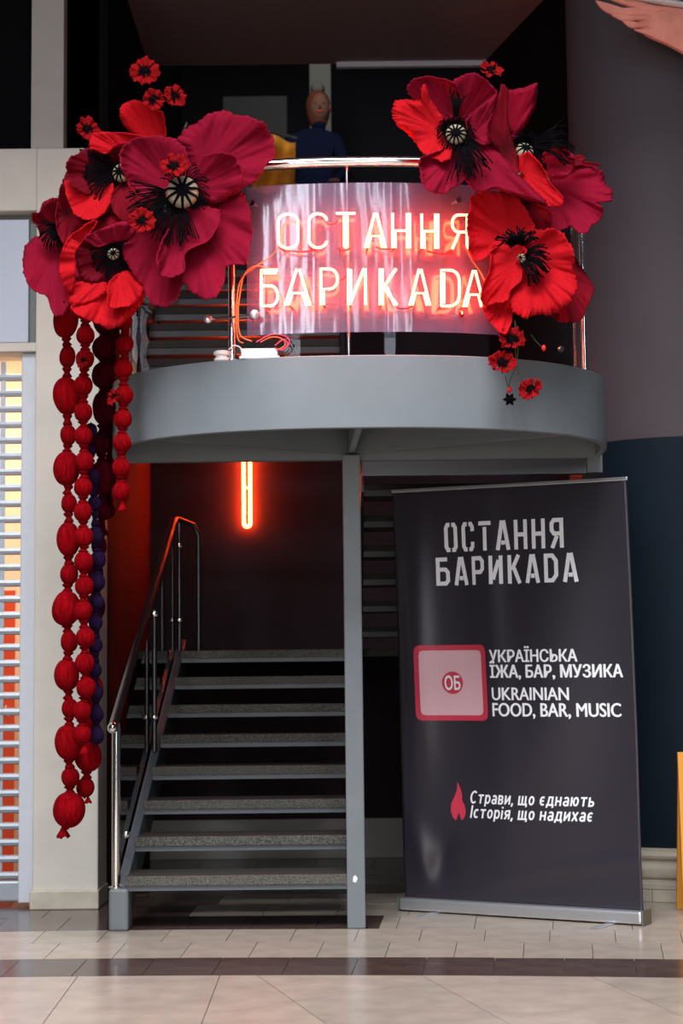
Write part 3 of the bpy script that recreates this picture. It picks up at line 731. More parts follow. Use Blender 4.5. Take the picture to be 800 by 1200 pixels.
# text printed on the cloth
def text_mesh(body, bold=.0, shear=0.0, space=1.0):
    cu = bpy.data.curves.new('t', 'FONT'); cu.body = body; cu.offset = bold;  cu.space_character = space; cu.resolution_u = 4; cu.fill_mode = 'FRONT'
    o = bpy.data.objects.new('t', cu); COL.objects.link(o)
    dg = bpy.context.evaluated_depsgraph_get(); dg.update()
    me = bpy.data.meshes.new_from_object(o.evaluated_get(dg)); bpy.data.objects.remove(o); bpy.data.curves.remove(cu)
    vs = [v.co.copy() for v in me.vertices]; fs = [tuple(p.vertices) for p in me.polygons]; bpy.data.meshes.remove(me)
    for v in vs: v.x += shear*v.y
    return vs, fs
def print_text(body, u0, u1, v0, v1, m='print_white', bold=.0, shear=0, space=1.0, name='lettering'):
    vs, fs = text_mesh(body, bold, shear, space)
    x0 = min(v.x for v in vs); x1 = max(v.x for v in vs); y0 = min(v.y for v in vs); y1 = max(v.y for v in vs)
    mb = MB(); nv = len(vs); ey = (v1-v0)*.013; ex = (v1-v0)*Hc/Wc*.030
    for k, (sx, sy_) in enumerate(((-1, 0), (1, 0), (0, 1), (0, -1), (.55, .6), (-.55, -.6))):
        mb.v += [tuple(cloth(u0+(u1-u0)*(v.x-x0)/(x1-x0)+sx*ex, v1+(v0-v1)*(v.y-y0)/(y1-y0)+sy_*ey, .0022+.00004*k)) for v in vs]
        mb.f += [tuple(i+k*nv for i in f) for f in fs]
    mb.uv = [(0, 0)]*len(mb.v)
    return mb.build(name, m, bn)
SG = {
 'О': [[(.43, .93), (.24, .93), (.12, .82), (.12, .18), (.24, .07), (.43, .07)], [(.57, .93), (.76, .93), (.88, .82), (.88, .18), (.76, .07), (.57, .07)]],
 'С': [[(.43, .93), (.24, .93), (.12, .82), (.12, .18), (.24, .07), (.43, .07)], [(.57, .93), (.76, .93), (.88, .82), (.88, .68)], [(.57, .07), (.76, .07), (.88, .18), (.88, .32)]],
 'Т': [[(.0, .93), (1, .93)], [(.5, .80), (.5, 0)]],
 'А': [[(.08, 0), (.44, 1)], [(.92, 0), (.56, 1)], [(.36, .25), (.66, .25)]],
 'Н': [[(.12, 0), (.12, 1)], [(.88, 0), (.88, 1)], [(.26, .5), (.76, .5)]],
 'Я': [[(.88, 0), (.88, 1)], [(.74, .93), (.3, .93), (.13, .82), (.13, .6), (.3, .48), (.74, .48)], [(.52, .40), (.14, 0)]],
 'Б': [[(.12, 0), (.12, 1)], [(.26, .93), (.85, .93)], [(.26, .57), (.7, .57), (.88, .46), (.88, .17), (.7, .07), (.26, .07)]],
 'Р': [[(.12, 0), (.12, 1)], [(.26, .93), (.7, .93), (.88, .82), (.88, .55), (.7, .44), (.26, .44)]],
 'И': [[(.12, 0), (.12, 1)], [(.88, 0), (.88, 1)], [(.28, .16), (.72, .84)]],
 'К': [[(.12, 0), (.12, 1)], [(.30, .48), (.84, 1)], [(.46, .55), (.9, 0)]],
 'D': [[(.12, 0), (.12, 1)], [(.26, .93), (.6, .93), (.88, .75), (.88, .25), (.6, .07), (.26, .07)]],
}
SG['A'] = SG['А']
def stroke_quads(pts, hw_):
    out = []; P = [Vector((x, y)) for x, y in pts]; L = []; R = []
    for i, p in enumerate(P):
        if i == 0: t = (P[1]-P[0]).normalized(); n_ = Vector((-t.y, t.x)); s = 1
        elif i == len(P)-1: t = (P[-1]-P[-2]).normalized(); n_ = Vector((-t.y, t.x)); s = 1
        else:
            t0 = (P[i]-P[i-1]).normalized(); t1 = (P[i+1]-P[i]).normalized(); t = (t0+t1).normalized(); n_ = Vector((-t.y, t.x)); s = 1/max(.5, t.dot(t1))
        L.append(p+n_*hw_*s); R.append(p-n_*hw_*s)
    return [(L[i], R[i], R[i+1], L[i+1]) for i in range(len(P)-1)]
def stencil(word, u0, u1, v0, v1, cu, gap):
    W = (u1-u0)*Wc; H = (v1-v0)*Hc; n = len(word); lw = W/(n+(n-1)*gap); sw = .0100
    for i, c_ in enumerate(word):
        xo = i*lw*(1+gap); mb = MB()
        for stk in SG[c_]:
            pts = [(x*lw, y*H) for x, y in stk]
            if len(pts) == 2:                # split long straight strokes so they follow the cloth
                a, b = pts; pts = [(a[0]+(b[0]-a[0])*k/4, a[1]+(b[1]-a[1])*k/4) for k in range(5)]
            for q in stroke_quads(pts, sw):
                b = len(mb.v); mb.v += [tuple(cloth(u0+(xo+p.x)/Wc, v1-p.y/Hc, .0022)) for p in q]; mb.f.append((b, b+1, b+2, b+3))
        mb.uv = [(0, 0)]*len(mb.v); mb.build('letter', 'print_white', bn)
stencil('ОСТАННЯ', .228, .738, .083, .155, 0, .42)
stencil('БАРИКАDA', .188, .790, .168, .237, 0, .42)
print_text('УКРАЇНСЬКА', .412, .775, .388, .426)
print_text('ЇЖА, БАР, МУЗИКА', .412, .95, .424, .468)
print_text('UKRAINIAN', .416, .737, .487, .517)
print_text('FOOD, BAR, MUSIC', .416, .937, .524, .561)
def bow(cx, cy, rx, ry, a0, a1, n=8): return [(cx+rx*math.cos(math.radians(a0+(a1-a0)*i/n)), cy+ry*math.sin(math.radians(a0+(a1-a0)*i/n))) for i in range(n+1)]
LG = {   # lower-case strokes: (width, strokes)
 'С': (.56, [bow(.32, .5, .26, .45, 48, 312, 14)]), 'І': (.12, [[(.06, 0), (.06, 1)]]),
 'т': (.50, [[(0, .66), (.5, .66)], [(.25, .66), (.25, 0)]]),
 'р': (.48, [[(.06, .72), (.06, -.22)], bow(.25, .36, .19, .30, 180, -180, 16)]),
 'а': (.46, [[(.40, 0), (.40, .45), *bow(.24, .47, .16, .19, 10, 150, 6)], bow(.23, .20, .17, .16, 0, 360, 14)]),
 'в': (.44, [[(.06, 0), (.06, .66), (.24, .66), *bow(.24, .51, .13, .15, 80, -80, 6), (.06, .36)], [(.2, .36), *bow(.24, .20, .15, .155, 80, -80, 6), (.06, .05)]]),
 'и': (.48, [[(.06, .72), (.06, 0)], [(.06, .06), (.42, .64)], [(.42, .72), (.42, 0)]]),
 ',': (.10, [[(.08, .12), (.0, -.16)]]), ' ': (.16, []),
 'щ': (.74, [[(.06, .72), (.06, .05), (.64, .05)], [(.34, .72), (.34, .05)], [(.62, .72), (.62, .05)], [(.60, .05), (.71, .05), (.71, -.16)]]),
 'о': (.48, [bow(.24, .36, .18, .30, 0, 360, 18)]),
 'є': (.44, [bow(.24, .36, .18, .30, 50, 310, 14), [(.1, .36), (.34, .36)]]), 'с': (.42, [bow(.24, .36, .18, .30, 50, 310, 14)]),
 'д': (.54, [[(.03, -.16), (.03, .06), (.51, .06), (.51, -.16)], [(.10, .06), (.17, .66), (.44, .66), (.44, .06)]]),
 'н': (.48, [[(.06, .72), (.06, 0)], [(.42, .72), (.42, 0)], [(.06, .36), (.42, .36)]]),
 'ю': (.64, [[(.06, .72), (.06, 0)], [(.06, .36), (.24, .36)], bow(.41, .36, .17, .30, 0, 360, 18)]),
 'ь': (.44, [[(.06, .72), (.06, .05), (.24, .05), *bow(.24, .21, .15, .16, -80, 80, 6), (.06, .37)]]),
 'і': (.12, [[(.06, 0), (.06, .70)], [(.06, .84), (.06, .98)]]),
 'я': (.48, [[(.42, 0), (.42, .66), (.24, .66), *bow(.22, .49, .15, .16, 100, 260, 6), (.42, .33)], [(.26, .33), (.05, 0)]]),
 'х': (.46, [[(.03, .72), (.43, 0)], [(.43, .72), (.03, 0)]]),
}
def stroke_line(txt, u0, u1, vb, vt):     # baseline vb, cap top vt
    tot = sum(LG[c][0]+.15 for c in txt)-.15; kx = (u1-u0)/tot; x = 0; k = 0
    for c in txt:
        w_, stks = LG[c]; mb = MB()
        for st_ in stks:
            for q in stroke_quads(st_, .073):
                b = len(mb.v); k += 1
                mb.v += [tuple(cloth(u0+kx*(x+p.x+.19*p.y), vb+(vt-vb)*p.y, .0020+.00001*(k % 60))) for p in q]; mb.f.append((b, b+1, b+2, b+3))
        x += w_+.15
        if stks: mb.uv = [(0, 0)]*len(mb.v); mb.build('letter', 'print_white', bn)
def rrect(u0, u1, v0, v1, r, off, m, name, parent=bn):
    W = (u1-u0)*Wc; H = (v1-v0)*Hc; N = 14
    def fn(a, b):
        x = a*W; y = b*H
        # pull corners in
        cx_ = min(max(x, r), W-r); cy_ = min(max(y, r), H-r); dx, dy = x-cx_, y-cy_
        if dx and dy:
            l = math.hypot(dx, dy); k = max(abs(dx), abs(dy))/l; dx *= k; dy *= k
        return cloth(u0+(cx_+dx)/Wc, v0+(cy_+dy)/Hc, off)
    mb = MB(); mb.grid(fn, N, N); mb.uv = [(0, 0)]*len(mb.v); return mb.build(name, m, parent)
rrect(.085, .392, .383, .567, .03, .0020, 'print_pink', 'printed_square')
rrect(.107, .370, .396, .554, .02, .0026, 'print_pale', 'printed_square_inner')
# round patch with two letters
uc, vc = .2385, .475
mb = MB(); mb.v = [tuple(cloth(uc, vc, .0032))]+[tuple(cloth(uc+.055/Wc*math.cos(a), vc+.055/Hc*math.sin(a), .0032)) for a in [2*PI*i/32 for i in range(32)]]
mb.f = [(0, 1+i, 1+(i+1) % 32) for i in range(32)]; mb.uv = [(0, 0)]*33; mb.build('printed_disc', 'print_pink', bn)
vs, fs = text_mesh('ОБ', .02)
x0 = min(v.x for v in vs); x1 = max(v.x for v in vs); y0 = min(v.y for v in vs); y1 = max(v.y for v in vs)
mb = MB(); mb.v = [tuple(cloth(uc-.033+.066*(v.x-x0)/(x1-x0), vc+.018-.036*(v.y-y0)/(y1-y0), .0040)) for v in vs]; mb.f = fs; mb.uv = [(0, 0)]*len(vs); mb.build('lettering', 'print_white', bn)
stroke_line('Страви, що єднають', .296, .815, .766, .736)
stroke_line('Історія, що надихає', .296, .808, .801, .771)
# flame emblem
fl = [(.30, 0), (.12, .08), (.0, .25), (.06, .45), (.28, .62), (.45, .80), (.48, 1), (.66, .84), (.78, .66), (.76, .52), (.92, .40), (1, .22), (.9, .08), (.70, 0), (.62, .10), (.54, .20), (.45, .12), (.36, .02)]
fu0, fu1, fv0, fv1 = .212, .278, .715, .808
mb = MB(); cxy = (.48, .35); mb.v = [tuple(cloth(fu0+(fu1-fu0)*cxy[0], fv1-(fv1-fv0)*cxy[1], .0022))]+[tuple(cloth(fu0+(fu1-fu0)*x, fv1-(fv1-fv0)*y, .0022)) for x, y in fl]
mb.f = [(0, 1+i, 1+(i+1) % len(fl)) for i in range(len(fl))]; mb.uv = [(0, 0)]*len(mb.v); mb.build('flame_emblem', 'print_pink', bn)

# ------------------------------------------------------------------ poppies
def catmull(P, per):
    out = []; n = len(P)
    for i in range(n):
        a, b, c, d = P[i-1], P[i], P[(i+1) % n], P[(i+2) % n]
        for k in range(per):
            t = k/per; out.append(tuple(.5*((2*b[j])+(c[j]-a[j])*t+(2*a[j]-5*b[j]+4*c[j]-d[j])*t*t+(3*b[j]-a[j]-3*c[j]+d[j])*t**3) for j in (0, 1)))
    return out
def petal(parent, m, org, pts, Y, cup=.10, tilt=(0, 0), ruf=.010, crop=None, seed=0, thick=.004):
    rnd = random.Random(seed*13+len(pts))
    if crop:
        ox, oy, s = crop; pts = [(ox+x/s, oy+y/s) for x, y in pts]; org = (ox+org[0]/s, oy+org[1]/s)
    W0 = [at(x, y, Y) for x, y in pts]; O = at(org[0], org[1], Y)
    P = [(p.x, p.z) for p in W0]; P = catmull(P, 12); n = len(P)
    cx = sum(p[0] for p in P)/n; cz = sum(p[1] for p in P)/n
    md = max(math.hypot(p[0]-O.x, p[1]-O.z) for p in P)
    ph = rnd.uniform(0, 6.28); kf = rnd.choice([7, 8, 9, 11])
    def edge(i): return .016*math.sin(i*.55+ph)+.014*math.sin(i*1.37+ph*2)+.010*math.sin(i*2.3+ph*5)
    P = [(cx+(p[0]-cx)*(1+edge(i)), cz+(p[1]-cz)*(1+edge(i))) for i, p in enumerate(P)]
    curl = rnd.choice((-.035, .03, .045))*min(1, md/.25)
    def pos(x, z, fr=0):
        dx, dz = x-O.x, z-O.z; rho = math.hypot(dx, dz)/md; a = math.atan2(dz, dx)
        rim = max(0, (fr-.72)/.28)
        y = Y-1.25*cup*rho**1.4+1.7*ruf*math.sin(kf*a+ph)*rho**2+.7*ruf*math.sin(19*a+ph*3+4*rho)*rho**2+.28*ruf*math.sin(47*a+ph*7)*rho**2
        y += curl*rim**2*(.5+.9*math.sin(2*a+ph))+.012*math.sin(7*x+5*z+ph)*math.sin(9*z-4*x+ph*2)+tilt[0]*dx+tilt[1]*dz
        f_ = y/Y; return (x*f_, y, CAM_H+(z-CAM_H)*f_), (a/(2*PI)*3, rho)
    mb = MB(); uv = []; K = 18
    v, t = pos(cx, cz); mb.v.append(v); uv.append(t)
    for r in range(1, K+1):
        f = (r/K)
        for (x, z) in P:
            v, t = pos(cx+(x-cx)*f, cz+(z-cz)*f, f); mb.v.append(v); uv.append(t)
    for i in range(n): mb.f.append((0, 1+(i+1) % n, 1+i))
    for r in range(K-1):
        for i in range(n):
            a = 1+r*n; b = a+n; j = (i+1) % n; mb.f.append((a+i, a+j, b+j, b+i))
    mb.uv = uv
    return mb.build('petal', m, parent, smooth=80, solid=thick)
def stamens(parent, c, Y, n, r0, r1, a0, a1, thick=.0016, out=.05, seed=1):
    rnd = random.Random(seed); O = at(c[0], c[1], Y); mb = MB()
    for i in range(n):
        a = math.radians(a0+(a1-a0)*i/n+rnd.uniform(-4, 4)); L = rnd.uniform(.7, 1)*r1; bend = rnd.uniform(-.15, .15)
        pts = []
        for k in range(5):
            t = k/4; rr = r0+(L-r0)*t; aa = a+bend*t*t
            pts.append(O+Vector((rr*math.cos(aa), -.02-out*math.sin(PI*t*.8), rr*math.sin(aa)-.02*t*t)))
        mb.tube(pts, [thick, thick, thick, thick, thick*1.4], 5)
    o = mb.build('stamens', 'black_thread', parent); o['kind'] = 'stuff'; return o
def pod(parent, c, Y, r, strips=10, tilt=(0, -1, .1)):
    O = at(c[0], c[1], Y-.03); ax = Vector(tilt).normalized()
    p = MB().lathe([(r*.55, -.5*r), (r*.95, -.1*r), (r, .15*r), (r*.85, .45*r), (r*.45, .62*r), (.001, .68*r)], O, 24, axis=ax, cap=False).build('seed_pod', 'pod', parent, smooth=60)
    q = Vector((0, 0, 1)).rotation_difference(ax); mb = MB()
    for k in range(strips):
        a = 2*PI*k/strips+.2
        mb.tube([O+q @ Vector((rr*math.cos(a), rr*math.sin(a), h)) for rr, h in ((.001, .72*r), (r*.45, .66*r), (r*.86, .49*r), (r*1.03, .18*r), (r*.99, -.1*r))], [r*.16, r*.10, r*.075, r*.07, r*.06], 6)
    mb.lathe([(.001, .60*r), (r*.24, .62*r), (r*.24, .76*r), (.001, .80*r)], O, 12, axis=ax, cap=False)
    mb.build('pod_strips', 'black_thread', p)
    return p
C1 = (0, 40, 2.424); C2 = (120, 120, 3.81); C3 = (20, 130, 4.618); C4 = (450, 60, 4.21); C5 = (540, 150, 4.21)
GL = 'giant poppies on the left of the balcony'; GR = 'giant poppies on the right of the balcony'
def core(parent, c, Y, r):
    O = at(c[0], c[1], Y); MB().lathe([(.001, -.02), (r, -.012), (r, .012), (.001, .03)], O+Vector((0, .01, 0)), 20, axis=Vector((0, -1, 0)), cap=False).build('receptacle', 'black_thread', parent, smooth=60)
# A: the largest, wide open
A = thing('giant_poppy', 'largest giant crimson poppy, wide open, striped cream seed pod, left of the sign', 'flower', GL, loc=(0, 0, 0))
YA = 7.20
petal(A, 'petal_crimson', (430, 330), [(340, 155), (420, 90), (515, 38), (600, 55), (700, 80), (745, 130), (772, 225), (722, 290), (690, 345), (620, 390), (540, 440), (470, 420), (400, 330), (370, 230)], YA, .13, (.12, .10), .014, C2, 1)
petal(A, 'petal_crimson', (390, 400), [(415, 330), (430, 262), (470, 232), (560, 228), (610, 270), (620, 350), (560, 420), (500, 455), (450, 430)], YA-.035, .10, (.1, .0), .012, C2, 2)
petal(A, 'petal_crimson', (330, 380), [(90, 200), (150, 160), (250, 150), (330, 168), (375, 220), (400, 330), (350, 400), (260, 440), (190, 435), (140, 400), (100, 330), (78, 260)], YA-.01, .12, (-.15, .1), .012, C2, 3)
petal(A, 'petal_crimson', (400, 470), [(440, 470), (540, 430), (620, 400), (655, 480), (668, 590), (650, 680), (635, 722), (555, 730), (540, 810), (495, 875), (430, 868), (375, 820), (340, 770), (330, 640), (370, 520)], YA, .12, (.1, -.12), .016, C2, 4)
petal(A, 'petal_crimson', (380, 440), [(300, 560), (340, 490), (420, 470), (510, 475), (525, 520), (480, 610), (372, 670), (365, 750), (310, 780), (255, 765), (243, 690), (270, 610)], YA-.045, .11, (0, -.2), .014, C2, 5)
petal(A, 'petal_crimson', (300, 500), [(90, 650), (150, 590), (220, 520), (300, 500), (350, 560), (350, 700), (352, 820), (320, 890), (260, 912), (205, 880), (180, 820), (120, 740)], YA+.01, .10, (-.1, -.15), .014, C2, 6)
core(A, (208, 222), YA-.01, .05)
pod(A, (214, 226), YA-.06, .068, 11, (.05, -1, .05))
stamens(A, (208, 228), YA-.05, 90, .05, .215, 165, 300, .0022, .03, 3)
stamens(A, (214, 222), YA-.05, 36, .05, .13, -60, 160, .0022, .03, 4)
# B: upper left, dark heart
B = thing('giant_poppy', 'dark-hearted giant poppy above left of the largest one, its lower lip bright red', 'flower', GL)
YB = 7.42
petal(B, 'petal_red', (460, 330), [(345, 205), (375, 188), (410, 193), (440, 215), (462, 225), (470, 290), (430, 320), (380, 290), (350, 255), (340, 230)], YB+.06, .08, (0, -.1), .008, C1, 11)
petal(B, 'petal_wine', (560, 345), [(268, 330), (278, 260), (330, 230), (400, 190), (500, 165), (600, 160), (650, 250), (620, 340), (520, 420), (450, 450), (380, 455), (300, 405)], YB, .16, (.0, 0), .010, C3, 12)
petal(B, 'petal_red', (600, 230), [(393, 195), (405, 130), (450, 115), (560, 118), (690, 140), (700, 175), (600, 170), (530, 195), (480, 232), (430, 215)], YB-.12, .03, (0, -.15), .008, C3, 13)
petal(B, 'petal_red', (560, 380), [(255, 380), (330, 385), (420, 390), (500, 392), (522, 402), (512, 470), (488, 530), (450, 570), (390, 590), (320, 565), (278, 490)], YB-.075, .05, (0, .12), .008, C3, 14)
petal(B, 'petal_dark', (500, 380), [(228, 440), (268, 340), (340, 250), (540, 190), (700, 300), (720, 540), (620, 650), (470, 640), (320, 600), (240, 520)], YB+.10, .05, (0, 0), .010, C3, 16)
petal(B, 'petal_dark', (560, 370), [(510, 450), (560, 400), (620, 370), (690, 420), (720, 500), (660, 590), (590, 600), (540, 570), (510, 510)], YB-.06, .08, (.1, -.1), .010, C3, 15)
core(B, (138, 202), YB, .045); pod(B, (143, 203), YB-.05, .042, 10, (-.3, -1, .1))
stamens(B, (139, 204), YB-.05, 60, .03, .20, 120, 235, .002, .05, 5)
# C: lower, cup facing the viewer
Cc = thing('giant_poppy', 'cup-shaped giant poppy below the dark-hearted one, small pale pod in a black centre', 'flower', GL)
YC = 7.32
petal(Cc, 'petal_wine', (545, 775), [(325, 700), (400, 690), (500, 700), (600, 680), (640, 760), (600, 850), (530, 900), (430, 928), (350, 905), (322, 830), (310, 760)], YC, .12, (0, 0), .010, C3, 21)
petal(Cc, 'petal_crimson', (540, 760), [(365, 692), (420, 655), (500, 620), (580, 598), (635, 640), (625, 685), (560, 702), (500, 716), (430, 735)], YC-.12, .05, (0, -.3), .012, C3, 22)
petal(Cc, 'petal_red', (520, 800), [(432, 598), (395, 600), (340, 640), (285, 680), (240, 760), (228, 850), (238, 920), (285, 980), (310, 930), (285, 850), (300, 780), (340, 720), (400, 650)], YC-.11, .03, (.2, 0), .010, C3, 23)
petal(Cc, 'petal_red', (540, 840), [(290, 1060), (380, 1000), (470, 930), (540, 870), (620, 860), (680, 950), (685, 1020), (645, 1080), (590, 1135), (510, 1180), (430, 1150), (380, 1130), (325, 1100)], YC-.03, .12, (0, -.1), .014, C3, 24)
petal(Cc, 'petal_red', (500, 870), [(265, 985), (300, 935), (380, 920), (480, 925), (490, 970), (440, 1020), (380, 1045), (330, 1055), (285, 1045)], YC-.09, .08, (-.1, -.1), .010, C3, 25)
petal(Cc, 'petal_red', (550, 830), [(495, 930), (550, 880), (610, 865), (670, 930), (690, 970), (640, 1040), (570, 1062), (500, 1062), (488, 1000)], YC-.10, .07, (.1, -.1), .010, C3, 26)
core(Cc, (134, 298), YC, .045); pod(Cc, (133, 298), YC-.05, .026, 9, (0, -1, .1))
stamens(Cc, (134, 298), YC-.04, 90, .02, .13, 0, 360, .002, .03, 6)
petal(Cc, 'petal_dark', (500, 760), [(300, 640), (246, 760), (250, 900), (330, 960), (450, 950), (610, 880), (660, 740), (620, 610), (520, 570), (400, 590)], YC+.05, .05, (0, 0), .010, C3, 27)
# D: far left, seen from the side
D = thing('giant_poppy', 'leftmost giant crimson poppy, drooping over the cream pillar', 'flower', GL)
YD = 7.58
petal(D, 'petal_dark', (215, 640), [(80, 565), (85, 550), (120, 548), (135, 505), (170, 480), (222, 474), (245, 560), (235, 640), (170, 672), (130, 680), (112, 625), (85, 600)], YD, .10, (-.1, .1), .014, C3, 31)
petal(D, 'petal_dark', (270, 560), [(240, 400), (280, 390), (330, 560), (400, 592), (350, 650), (280, 705), (240, 705), (212, 620), (210, 540), (225, 460)], YD-.12, .10, (0, 0), .014, C3, 32)
petal(D, 'petal_crimson', (225, 700), [(140, 668), (200, 680), (250, 700), (262, 800), (262, 900), (275, 980), (275, 1060), (232, 1108), (190, 1090), (160, 1005), (80, 965), (38, 890), (33, 850), (38, 750), (80, 698)], YD-.04, .15, (-.1, 0), .014, C3, 33)
core(D, (68, 270), YD-.05, .04); stamens(D, (70, 268), YD-.09, 46, .01, .10, 150, 330, .002, .04, 7)
# E: right cluster, upper left flower
E = thing('giant_poppy', 'giant poppy at the right end of the handrail with long black stamens', 'flower', GR)
YE = 7.12
petal(E, 'petal_crimson', (350, 380), [(115, 200), (130, 150), (200, 125), (280, 135), (345, 158), (380, 230), (370, 320), (310, 340), (240, 290), (160, 250)], YE, .12, (-.05, .1), .010, C4, 41)
petal(E, 'petal_crimson', (370, 370), [(335, 160), (400, 115), (450, 110), (510, 150), (555, 212), (500, 280), (440, 330), (390, 350), (350, 300)], YE+.01, .12, (.05, .1), .010, C4, 42)
petal(E, 'petal_red', (300, 400), [(40, 290), (60, 245), (130, 240), (180, 240), (185, 180), (205, 170), (225, 230), (270, 300), (290, 330), (285, 400), (330, 470), (330, 520), (290, 545), (250, 530), (190, 500), (130, 420), (70, 370), (45, 330)], YE-.05, .10, (-.2, 0), .014, C4, 43)
petal(E, 'petal_crimson', (370, 470), [(180, 530), (250, 500), (330, 470), (400, 480), (438, 545), (420, 610), (350, 672), (270, 705), (200, 670), (178, 600)], YE-.01, .10, (0, -.1), .012, C4, 44)
petal(E, 'petal_crimson', (430, 430), [(408, 340), (450, 292), (550, 217), (545, 280), (515, 370), (530, 450), (480, 460), (430, 420), (405, 370)], YE-.05, .09, (.2, 0), .010, C4, 45)
petal(E, 'petal_crimson', (440, 470), [(400, 630), (420, 540), (450, 480), (520, 460), (600, 530), (650, 600), (740, 685), (805, 755), (740, 742), (640, 712), (540, 682), (462, 698)], YE-.02, .10, (.1, -.1), .012, C4, 46)
core(E, (532, 155), YE, .045); pod(E, (534, 158), YE-.05, .043, 12, (-.1, -1, .05))
stamens(E, (537, 160), YE-.05, 44, .04, .19, 262, 322, .0022, .03, 8)
stamens(E, (533, 150), YE-.05, 20, .04, .19, 78, 100, .0022, .03, 9)
stamens(E, (533, 155), YE-.04, 60, .04, .09, 0, 360, .0022, .03, 10)
# F: right cluster, rear right flower
F = thing('giant_poppy', 'rightmost giant crimson poppy with petals spread toward the round column', 'flower', GR)
YF = 7.32
petal(F, 'petal_dark', (600, 480), [(520, 330), (545, 280), (575, 175), (590, 168), (612, 200), (606, 300), (622, 400), (645, 480), (655, 530), (662, 600), (610, 592), (550, 490), (508, 400)], YF-.22, .06, (.5, 0), .010, C4, 51)
petal(F, 'petal_crimson', (620, 420), [(600, 205), (650, 188), (700, 178), (750, 158), (755, 200), (745, 270), (700, 360), (635, 432), (590, 370), (580, 290)], YF-.08, .08, (-.2, .0), .012, C4, 52)
petal(F, 'petal_crimson', (430, 280), [(430, 260), (520, 235), (570, 180), (640, 180), (700, 222), (708, 270), (745, 312), (740, 360), (680, 366), (702, 400), (690, 450), (645, 480), (612, 522), (565, 505), (540, 482), (500, 502), (410, 505), (400, 420), (440, 340)], YF+.02, .10, (-.1, 0), .014, C5, 53)
petal(F, 'petal_crimson', (370, 160), [(378, 150), (430, 110), (500, 88), (550, 128), (556, 190), (520, 240), (460, 252), (430, 232), (420, 180)], YF-.08, .07, (-.1, .2), .010, C5, 54)
petal(F, 'petal_red', (300, 230), [(288, 150), (330, 120), (385, 170), (415, 215), (440, 270), (505, 345), (490, 385), (430, 385), (350, 335), (300, 260)], YF-.16, .06, (.1, 0), .010, C5, 55)
petal(F, 'petal_dark', (330, 380), [(270, 340), (350, 365), (420, 395), (447, 440), (432, 495), (370, 505), (320, 460)], YF-.03, .06, (.1, 0), .010, C5, 56)
petal(F, 'petal_dark', (540, 160), [(530, 150), (580, 132), (610, 150), (600, 165), (680, 178), (676, 186), (600, 182), (545, 190)], YF-.05, .05, (0, 0), .006, C5, 57)
core(F, (612, 176), YF-.06, .05); pod(F, (614, 178), YF-.11, .040, 9, (.2, -1, .5))
stamens(F, (620, 172), YF-.13, 40, .02, .19, -30, 40, .0022, .05, 11)
stamens(F, (614, 176), YF-.09, 50, .02, .09, 0, 360, .0022, .05, 12)
# G: right cluster, lower flower lit by the sign
G = thing('giant_poppy', 'lowest giant poppy at the right end of the neon sign, bright red in its glow', 'flower', GR)
YG = 7.22
petal(G, 'petal_dark', (470, 700), [(520, 600), (560, 640), (600, 700), (655, 790), (625, 870), (600, 935), (565, 957), (480, 952), (440, 900), (480, 760)], YG+.14, .08, (.1, 0), .012, C5, 61)
petal(G, 'petal_red', (280, 560), [(45, 390), (50, 340), (110, 310), (200, 320), (280, 345), (335, 430), (360, 500), (300, 560), (220, 560), (160, 600), (95, 655), (50, 630), (35, 540), (30, 460)], YG, .10, (-.15, .1), .014, C5, 62)
petal(G, 'petal_red', (300, 650), [(200, 560), (320, 515), (400, 500), (480, 505), (530, 560), (560, 630), (552, 700), (575, 770), (545, 850), (490, 900), (440, 922), (370, 920), (320, 938), (260, 905), (235, 840), (230, 700)], YG-.01, .12, (.1, 0), .016, C5, 63)
petal(G, 'petal_red', (300, 640), [(150, 600), (190, 540), (240, 530), (290, 560), (322, 610), (285, 650), (305, 700), (292, 760), (245, 800), (230, 850), (180, 862), (112, 872), (100, 800), (140, 700)], YG-.06, .06, (-.5, 0), .016, C5, 64)
petal(G, 'petal_red', (260, 800), [(110, 855), (180, 840), (240, 820), (255, 900), (243, 980), (210, 1018), (160, 975), (118, 920)], YG-.02, .06, (-.3, 0), .014, C5, 65)
core(G, (611, 303), YG-.01, .04); pod(G, (611, 303), YG-.06, .02, 8, (-.6, -1, .1))
stamens(G, (607, 302), YG-.06, 60, .02, .135, -70, 40, .0022, .04, 13)
stamens(G, (606, 296), YG-.06, 60, .03, .12, 40, 150, .0026, .04, 14)

